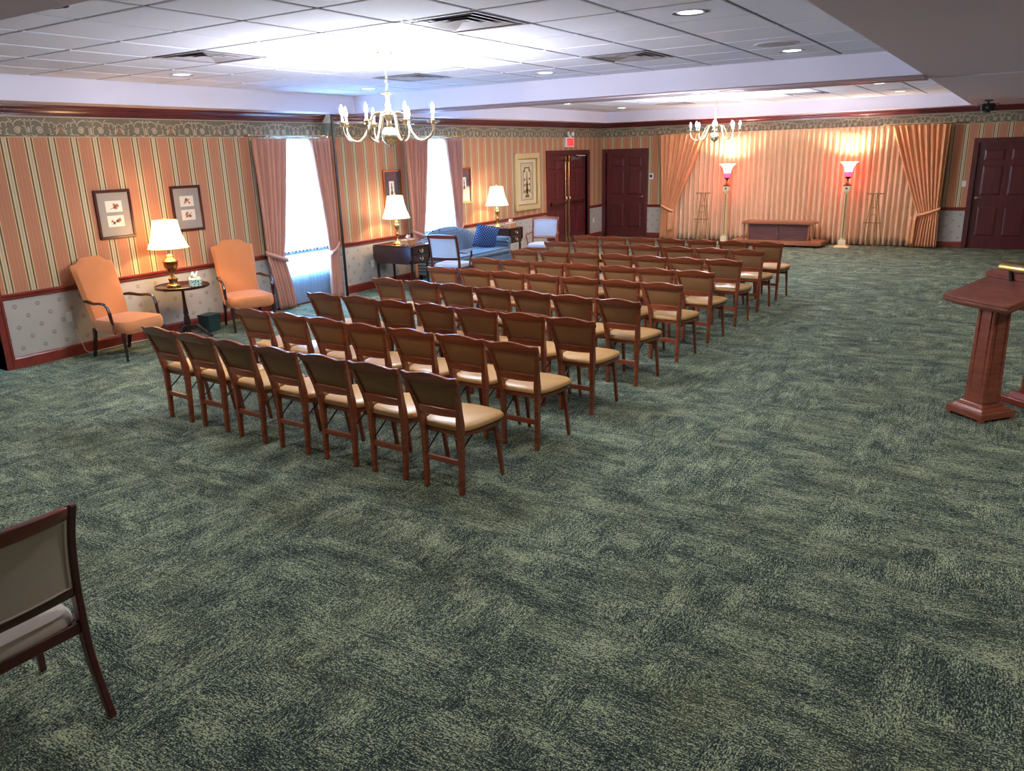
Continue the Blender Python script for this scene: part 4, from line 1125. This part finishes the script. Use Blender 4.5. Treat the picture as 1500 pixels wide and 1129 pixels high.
silhouette(0.0, 10.53, 11.00, 1.25, 1.96, 'dark matted picture in a thin frame behind the drop-leaf table lamp')
silhouette(0.0, 12.72, 13.14, 1.25, 1.93, 'dark matted picture in a thin frame between the far window and the large gold picture')
o = frame('gold_framed_picture', 0.0, 14.78, 15.82, .955, 2.17, .105, 'gold_frame', 'cream', 'large gold-framed ornamental panel on the left wall, left of the double door', depth=.05)
# inner bevel + drawing
MB().box(.012, .030, 14.90, 15.70, 1.075, 1.085).box(.012, .030, 14.90, 15.70, 2.04, 2.05).box(.012, .030, 14.90, 14.91, 1.085, 2.04).box(.012, .030, 15.69, 15.70, 1.085, 2.04).build('fillet', 'brass', o)
dw = MB(); cx = 15.30; d = .0152
_rb = dw.ribbon
dw.ribbon = lambda pts, w, *a, **k: _rb(pts, [q*1.7 for q in w] if isinstance(w, list) else w*1.7, *a, **k)
dw.ribbon([(15.05, 1.18), (15.55, 1.18), (15.55, 1.96), (15.05, 1.96)], .012, 'yz', d, closed=True)
dw.ribbon([(15.09, 1.22), (15.51, 1.22), (15.51, 1.92), (15.09, 1.92)], .006, 'yz', d, closed=True)
dw.ribbon([(cx+.16*math.cos(a), 1.72+.15*math.sin(a)) for a in [PI*k/14 for k in range(15)]], .014, 'yz', d)
for s in (-1, 1):
    dw.ribbon([(cx+s*.16, 1.72), (cx+s*.17, 1.60), (cx+s*.15, 1.45), (cx+s*.17, 1.30)], .012, 'yz', d)
    for (zc, rr) in ((1.36, .035), (1.50, .028), (1.62, .03), (1.80, .03), (1.87, .02)):
        dw.ribbon([(cx+s*(.10)+rr*(1-k/18)*math.cos(s*k*.7), zc+rr*(1-k/18)*math.sin(s*k*.7)) for k in range(15)], .009, 'yz', d)
dw.ribbon([(cx, 1.30), (cx, 1.78)], [.05, .012], 'yz', d)
dw.ribbon([(cx-.08, 1.26), (cx+.08, 1.26)], .03, 'yz', d); dw.ribbon([(cx-.05, 1.40), (cx, 1.34), (cx+.05, 1.40)], .03, 'yz', d); dw.ribbon([(cx-.04, 1.52), (cx, 1.48), (cx+.04, 1.52)], .03, 'yz', d)
dw.build('ornament_print', 'print', o, recalc=False)

# ------------------------------------------------------------------ exit sign and emergency light
t = thing('exit_sign', (0, 17.27, 2.28), 0, 'white boxed exit sign with lit red face above the double door', 'sign')
MB().box(.002, .055, -.20, .20, 0, .225).build('housing', 'white', t, bevel=.006)
MB().box(.055, .058, -.165, .165, .03, .195).build('sign_face', 'exit_red', t)
lt = MB(); H = .10; z0 = .063; d0, d1 = .058, .0605; s_ = .013
def lb(a, b, c, d): lt.box(d0, d1, a, b, z0+c, z0+d)
# facing +X the reader sees +Y to the right
x = -.135
lb(x, x+s_, 0, H); [lb(x, x+.05, q, q+s_) for q in (0, H/2-s_/2, H-s_)]
x = -.065
for sg in (1, -1):
    vs = [(dd_, x+.025+sg*(-.025), z0) for dd_ in (d0, d1)] + [(dd_, x+.025+sg*(-.025)+sg*s_*1.2, z0) for dd_ in (d0, d1)] + [(dd_, x+.025+sg*.025, z0+H) for dd_ in (d0, d1)] + [(dd_, x+.025+sg*.025-sg*s_*1.2, z0+H) for dd_ in (d0, d1)]
    lt.add(vs, [(1, 3, 5, 7), (0, 6, 4, 2), (0, 1, 7, 6), (2, 4, 5, 3)])
lb(.015, .015+s_, 0, H)
lb(.060, .125, H-s_, H); lb(.086, .086+s_, 0, H)
lt.build('exit_lettering', 'exit_txt', t)
MB().box(.002, .06, -.06, .06, .225, .27).build('lamp_bracket', 'white', t, bevel=.004)
for s in (-1, 1):
    MB().lathe([(.01, -.035), (.04, -.03), (.052, .0), (.056, .03), (.048, .034), (.01, .034)], 14, mtx=Matrix.Translation((.05, s*.11, .30)) @ Matrix.Rotation(R(90), 4, 'Y')).build('emergency_lamp', 'white', t, smooth=True)

# ------------------------------------------------------------------ bier, torchieres, easels in front of the stage drape
t = thing('casket_bier', (4.78, 18.42, 0), 0, 'low wooden bier on a platform with casters, in front of the stage drape', 'bier')
MB().box(-.98, .98, -.33, .30, .045, .130).build('platform', 'bierwood', t, bevel=.006)
MB().box(-.80, .80, -.22, .24, .490, .530).box(-.77, .77, -.20, .22, .530, .550).build('top_board', 'bierwood', t, bevel=.006)
for (a, b) in ((-.645, -.02), (.02, .645)): MB().box(a, b, -.11, -.095, .135, .485).build('front_panel', 'bierdark', t, bevel=.003)
for x in (-.75, -.665, .665, .75, 0): MB().box(x-.018, x+.018, -.17 if abs(x) > .7 else -.135, -.13 if abs(x) > .7 else -.09, .13, .49).build('upright', 'bierwood' if x else 'bierdark', t, bevel=.003)
for x in (-.66, .66):
    MB().box(x-.012, x+.012, -.15, .16, .13, .17).box(x-.012, x+.012, -.15, .16, .45, .49).build('side_rail', 'bierwood', t)
for x in (-.75, 0, .75):
    MB().lathe([(.004, -.006), (.014, -.004), (.014, .004), (.004, .006)], 10, mtx=Matrix.Translation((x, -.174 if x else -.139, .27)) @ Matrix.Rotation(R(90), 4, 'X')).build('knob', 'silver', t, smooth=True)
for x in (-.85, .85):
    for y in (-.24, .2):
        MB().lathe([(.004, -.012), (.022, -.012), (.022, .012), (.004, .012)], 12, mtx=Matrix.Translation((x, y, .022)) @ Matrix.Rotation(R(90), 4, 'Y')).build('caster', 'black', t, smooth=True)
MB().box(-.92, .92, -.28, .25, .03, .046).build('underframe', 'black', t)

def torchiere(x, y, label):
    t = thing('torchiere', (x, y, 0), 0, label, 'lamp', 'lit red torchieres beside the bier')
    MB().frustum((0, 0), .155, .155, 0, .155, .155, .025).frustum((0, 0), .14, .14, .025, .10, .10, .05).build('foot', 'column', t, bevel=.004)
    MB().frustum((0, 0), .078, .078, .05, .072, .072, .165).build('plinth', 'cream', t, bevel=.004)
    MB().lathe([(.052, .165), (.056, .18), (.050, .20), (.040, 1.14), (.046, 1.16), (.044, 1.175)], 24, flute=1, fd=.13).build('column', 'column', t)
    MB().box(-.006, .006, -.060, -.046, .20, 1.14).build('column_groove', 'frame_dark', t)
    cp = MB().frustum((0, 0), .056, .056, 1.175, .066, .066, 1.20).box(-.068, .068, -.068, .068, 1.20, 1.31).build('capital', 'cream', t, bevel=.004)
    MB().lathe([(.004, -.003), (.022, -.002), (.022, .002), (.004, .003)], 12, mtx=Matrix.Translation((0, -.070, 1.255)) @ Matrix.Rotation(R(90), 4, 'X')).build('emblem', 'frame_dark', cp, smooth=True)
    MB().lathe([(.085, 1.31), (.088, 1.325), (.07, 1.335), (.045, 1.345), (.028, 1.37), (.014, 1.40), (.014, 1.43), (.03, 1.455), (.06, 1.475), (.074, 1.50)], 20).build('lamp_stem', 'brass_dark', t, smooth=True)
    MB().lathe([(.074, 1.50), (.082, 1.53), (.080, 1.57), (.074, 1.60)], 20, caps=False).build('red_cup', 'torch_cup', t, smooth=True, recalc=False)
    MB().lathe([(.072, 1.595), (.080, 1.64), (.098, 1.70), (.130, 1.755), (.165, 1.79), (.188, 1.80)], 28, caps=False).build('glass_shade', 'torch_glass', t, smooth=True, recalc=False, solid=.004)
    MB().lathe([(.03, 1.606), (.072, 1.642), (.090, 1.702), (.122, 1.758), (.158, 1.793), (.180, 1.803)], 28, caps=False).build('glow_liner', 'torch_added_glow', t, smooth=True, recalc=False)  # added glowing liner, covers the red shade upward and shines warm white instead
    light('torchiere_light', 'POINT', (x, y, 1.70), 48.0, (1.0, 0.88, 0.70), shadow_soft_size=.035)
torchiere(3.50, 18.50, 'lit torchiere with tulip glass on a fluted column, left of the bier')
torchiere(6.13, 18.48, 'lit torchiere with tulip glass on a fluted column, right of the bier')

def easel(x, y, label, fl=1):
    t = thing('easel', (x, y, 0), 0, label, 'easel', 'brass folding easels')
    b = 'easel_gold'
    MB().tube([(-.17, .02, 1.15), (.17, .02, 1.15)], .011, 8).build('top_bar', b, t, smooth=True)
    MB().tube([(-.18, -.06, .555), (.18, -.06, .555)], .009, 8).box(-.17, .17, -.10, -.06, .548, .556).build('shelf_bar', b, t)
    for s in (-1, 1):
        MB().tube([(s*.05, .02, 1.14), (s*.20, .10, .02)], .007, 8).build('leg', b, t, smooth=True)
        MB().tube([(s*.045, .0, 1.12), (s*.060, -.07, .55), (s*.075, -.18, .0)], .008, 8).build('front_leg', b, t, smooth=True)
        MB().lathe([(.004, 0), (.012, .004), (.012, .03), (.006, .034)], 8, c=(s*.05, .02), mtx=Matrix.Translation((0, 0, 1.10))).build('knuckle', 'brass_dark', t, smooth=True)
    for z in (.72, .86): MB().tube([(-.055, -.045+(z-.7)*.1, z), (.055, -.045+(z-.7)*.1, z)], .006, 8).build('rung', b, t, smooth=True)
    MB().tube([(-.13, .07, .09), (.13, .07, .09)], .005, 6).build('rung', b, t, smooth=True)
    MB().tube([(0, .02, 1.13), (fl*.10, .26, .02)], .007, 8).build('rear_leg', b, t, smooth=True)
easel(6.72, 18.34, 'thin brass easel standing between the right torchiere and the right stage curtain')
easel(2.97, 18.42, 'thin brass easel standing between the left stage curtain and the left torchiere')

# ------------------------------------------------------------------ lectern
u1 = math.atan2(-.65, .76)          # direction of the front edge
t = thing('lectern', (9.215, 7.175, 0), u1, 'dark wooden lectern on a stepped pedestal at the right edge', 'lectern')
MB().box(-.175, .175, -.175, .175, .02, .075).build('base', 'lectern', t, bevel=.004)
MB().frustum((0, 0), .15, .15, .075, .135, .135, .10).frustum((0, 0), .118, .118, .10, .11, .11, .125).build('base_step', 'lectern', t, bevel=.003)
for sx in (-1, 1):
    for sy in (-1, 1): MB().box(sx*.15-.02, sx*.15+.02, sy*.15-.02, sy*.15+.02, 0, .02).build('foot', 'lectern', t)
MB().frustum((0, 0), .092, .092, .125, .082, .082, .90).build('column', 'lectern', t, bevel=.006)
for (s, ax) in ((-1, 'y'), (1, 'y'), (-1, 'x'), (1, 'x')):
    b = MB()
    for off in (-.055, .045):
        if ax == 'y': b.box(off, off+.010, *sorted((s*.083, s*.092)), .16, .88)
        else: b.box(*sorted((s*.083, s*.092)), off, off+.010, .16, .88)
    b.build('column_bead', 'lectern', t)
# sloped desk: rises to +y local
dm = Matrix.Translation((-.03, -.02, 0))
th = math.atan2(.12, .45)
desk = Matrix.Translation((-.02, .02, 1.015)) @ Matrix.Rotation(th, 4, 'X')
MB().box(-.305, .305, -.235, .235, -.012, .014, desk).build('desk_top', 'lectern', t, bevel=.005)
MB().box(-.290, .290, -.220, .220, -.045, -.012, desk).box(-.305, .305, -.235, -.222, -.030, -.012, desk).build('desk_moulding', 'lectern', t, bevel=.004)
MB().box(-.26, .26, -.19, .19, -.07, -.045, desk).frustum((-.0, 0.0), .11, .11, .90, .12, .13, .975).build('desk_support', 'lectern', t)
lg = [(-.305, .014), (.305, .014), (.305, .060), (.25, .085), (-.25, .085), (-.305, .060)]
MB().prism(lg, .215, .235, 'xz', desk).build('back_ledge', 'lectern', t, bevel=.004)
MB().box(-.29, .29, -.235, -.225, .014, .024, desk).build('book_stop', 'lectern', t, bevel=.002)
tl = thing('reading_lamp', (9.215, 7.175, 0), u1, 'brass half-round reading lamp on a black bracket, mounted on the lectern', 'lamp')
bq = desk @ Matrix.Translation((-.02, 0, 0))
MB().box(-.075, -.045, .198, .214, .014, .15, desk).box(-.075, -.045, .13, .214, .135, .15, desk).build('bracket', 'black', tl, bevel=.003)
MB().box(.22, .25, .198, .214, .014, .15, desk).build('bracket', 'black', tl, bevel=.003)
hc = [(.165+.052*math.cos(a), .140+.052*math.sin(a)) for a in [PI*k/12 for k in range(13)]]
hc2 = [(.165+.046*math.cos(a), .140+.046*math.sin(a)) for a in [PI*(12-k)/12 for k in range(13)]]
MB().prism(hc+hc2, -.085, .28, 'yz', desk).build('lamp_shade', 'brass', tl, smooth=True)
MB().prism([(.165+.052*math.cos(a), .140+.052*math.sin(a)) for a in [PI*k/12 for k in range(13)]], -.090, -.085, 'yz', desk).build('end_cap', 'brass_dark', tl)

t = thing('pedestal_stand', (9.60, 7.70, 0), u1, 'reddish wooden pedestal stand behind the lectern at the right edge', 'stand')
MB().box(-.19, .19, -.19, .19, .0, .055).build('base', 'lectern_red', t, bevel=.004)
MB().frustum((0, 0), .15, .15, .055, .12, .12, .10).build('base_step', 'lectern_red', t, bevel=.003)
MB().frustum((0, 0), .085, .085, .10, .075, .075, .80).build('column', 'lectern_red', t, bevel=.006)
MB().box(-.16, .16, -.16, .16, .80, .83).build('top', 'lectern_red', t, bevel=.005)

# ------------------------------------------------------------------ ceiling fittings
def chandelier(x, y, label):
    t = thing('chandelier', (x, y, HC), 0, label, 'chandelier', 'eight-light brass chandeliers')
    ch = 'chandelier'
    MB().lathe([(.075, -.001), (.072, -.012), (.05, -.028), (.018, -.045), (.008, -.055)], 20).build('canopy', ch, t, smooth=True)
    for k in range(9):
        z = -.072-k*.031; rot = Matrix.Translation((0, 0, z)) @ Matrix.Rotation(R(90*(k % 2)), 4, 'Z')
        MB().tube([(.0095*math.cos(a), 0, .020*math.sin(a)) for a in [2*PI*q/10 for q in range(10)]], .0026, 5, rot, closed=True).build('chain_link', ch, t, smooth=True)
    MB().lathe([(.006, -.335), (.016, -.342), (.058, -.346), (.058, -.352), (.024, -.360), (.018, -.375), (.020, -.42), (.030, -.45), (.024, -.47), (.034, -.50), (.052, -.52), (.052, -.54), (.034, -.56), (.022, -.60), (.028, -.625), (.020, -.645)], 18).build('stem', ch, t, smooth=True)
    MB().lathe([(.020, -.64), (.055, -.655), (.076, -.69), (.080, -.72), (.070, -.76), (.040, -.79), (.014, -.805), (.010, -.82)], 24, flute=1, fd=.08).build('bowl', ch, t, smooth=True)
    MB().tube([(.018*math.cos(a), 0, -.842+.022*math.sin(a)) for a in [2*PI*q/14 for q in range(14)]], .005, 6, closed=True).build('finial_ring', ch, t, smooth=True)
    for k in range(8):
        a = 2*PI*k/8+.26; rot = Matrix.Rotation(a, 4, 'Z')
        pts = smoothpts([(.04, 0, -.53), (.10, 0, -.515), (.155, 0, -.54), (.19, 0, -.62), (.235, 0, -.71), (.30, 0, -.765), (.38, 0, -.75), (.43, 0, -.70), (.44, 0, -.62)], 4)
        ar = MB().tube(pts, .0085, 6, rot).build('arm', ch, t, smooth=True)
        MB().lathe([(.01, -.634), (.022, -.628), (.016, -.620), (.020, -.612), (.055, -.606), (.058, -.600), (.02, -.600), (.018, -.592)], 14, c=(.44, 0), mtx=rot).build('drip_pan', ch, ar, smooth=True)
        MB().lathe([(.012, -.605), (.012, -.535)], 10, c=(.44, 0), mtx=rot).build('candle', 'candle', ar, smooth=True)
        MB().lathe([(.004, -.537), (.012, -.527), (.016, -.507), (.012, -.480), (.002, -.450)], 8, c=(.44, 0), mtx=rot).build('bulb', 'bulb', ar, smooth=True)
    return t
chandelier(4.25, 5.84, 'brass candle chandelier nearest the camera, above the chair rows')
chandelier(4.38, 14.8, 'brass candle chandelier farther away, in front of the stage drapes')

def downlight(x, y, label, first=[None]):
    if first[0] is None:
        t = thing('downlight', (x, y, HC), 0, label, 'ceiling light', 'recessed ceiling downlights')
        MB().lathe([(.125, -.004), (.128, -.001), (.128, 0), (.10, 0), (.098, -.003)], 24, caps=False).build('trim_ring', 'ceil', t, smooth=True)
        MB().lathe([(.100, -.003), (.086, .0115)], 24, caps=False).build('baffle', 'downtrim', t, smooth=True)
        MB().lathe([(.002, .0), (.086, .0), (.086, .0015), (.002, .0015)], 24).build('lens', 'downglow', t)
        first[0] = t
    else:
        t = copy_tree(first[0]); t.location = (x, y, HC); t['label'] = label
wh = {1.5: 'left side', 4.3: 'middle', 7.15: 'right side'}
for (x, y) in DD:
    tray = 'near tray' if y < 9.6 else 'far tray'
    rk = {2.8: 'nearest', 5.73: 'middle', 8.67: 'farthest', 11.7: 'nearest', 14.4: 'middle', 17.0: 'farthest'}[y]
    downlight(x, y, 'small round recessed downlight in the %s, %s, %s row' % (tray, wh[x], rk))
for (x, y, lab) in ((7.17, 7.98, 'round white ceiling speaker in the near tray beside the downlight'), (7.2, 16.2, 'round white ceiling speaker in the far tray')):
    t = thing('ceiling_speaker', (x, y, HC), 0, lab, 'speaker', 'round ceiling speakers')
    MB().lathe([(.17, 0), (.205, 0), (.205, -.003), (.195, -.006), (.17, -.006)], 28, caps=False).build('rim', 'ceil', t, smooth=True)
    MB().lathe([(.002, -.002), (.172, -.002), (.172, -.004), (.10, -.009), (.002, -.010)], 28).build('grille', plain('speaker_grille', srgb(178, 170, 176), .6), t, smooth=True)
VL = {(-2, -2): 'square air vent in the near tray, right of the near chandelier, nearest the camera', (-2, 2): 'square air vent in the near tray, between the two right-hand downlights and the beam',
      (-6, -2): 'square air vent in the near tray, left of the near chandelier', (-6, 2): 'square air vent behind the near chandelier', (-6, 14): 'square air vent in the far tray, left of the far chandelier', (-2, 13): 'square air vent in the far tray, right of the far chandelier'}
VL[(-2, 2)] = 'square air vent in the near tray, right of the near chandelier, closest to the beam'
for (i, j) in VENTS:
    x = 6.779+TP*(i+.5); y = 6.10+TQ*(j+.5)
    t = thing('air_vent', (x, y, HC), 0, VL[(i, j)], 'vent', 'square ceiling air vents')
    a, b = TP/2-.012, TQ/2-.012
    MB().box(-a, a, -b, b, .0115, .014).build('throat', 'ventdark', t)
    for k, (s, z) in enumerate(((1.0, 0), (.76, .002), (.52, .004), (.28, .006))):
        mb = MB(); A, B_ = a*s, b*s; w = .055 if k else .03
        for q in range(4):
            c = [(-1, -1), (1, -1), (1, 1), (-1, 1)]
            p0, p1 = c[q], c[(q+1) % 4]
            o0 = (p0[0]*A, p0[1]*B_, z-.006); o1 = (p1[0]*A, p1[1]*B_, z-.006)
            i0 = (p0[0]*(A-w), p0[1]*(B_-w), z+.006 if k else z-.006+.002); i1 = (p1[0]*(A-w), p1[1]*(B_-w), z+.006 if k else z-.004)
            e = .003
            vs = [o0, o1, i1, i0] + [(v[0], v[1], v[2]+e) for v in (o0, o1, i1, i0)]
            mb.add(vs, [(0, 1, 2, 3), (7, 6, 5, 4), (0, 4, 5, 1), (1, 5, 6, 2), (2, 6, 7, 3), (3, 7, 4, 0)])
        mb.build('louvre', 'louvre', t)
t = thing('bracket_speaker', (8.62, 16.5, HS), R(10), 'black speaker on a bracket under the soffit near the right-hand door', 'speaker')
MB().box(-.06, .06, -.06, .06, -.02, 0).tube([(0, 0, -.02), (0, 0, -.07)], .018, 8).build('bracket', 'black', t)
MB().box(-.10, .10, -.11, .11, -.18, -.06).build('body', 'black', t, bevel=.012, seg=2)
MB().lathe([(.02, -.05), (.045, -.03), (.045, .03), (.02, .05)], 14, mtx=Matrix.Translation((0, -.08, -.12)) @ Matrix.Rotation(R(70), 4, 'X')).build('lens', 'black', t, smooth=True)
MB().box(-.05, .03, -.11, .05, -.21, -.17).build('tray', 'black', t, bevel=.004)
for s in (-1, 1): MB().tube([(s*.075, 0, -.09), (s*.16, 0, -.06), (s*.17, 0, -.10), (s*.165, 0, -.13)], .006, 6).build('cable_arm', 'black', t, smooth=True)
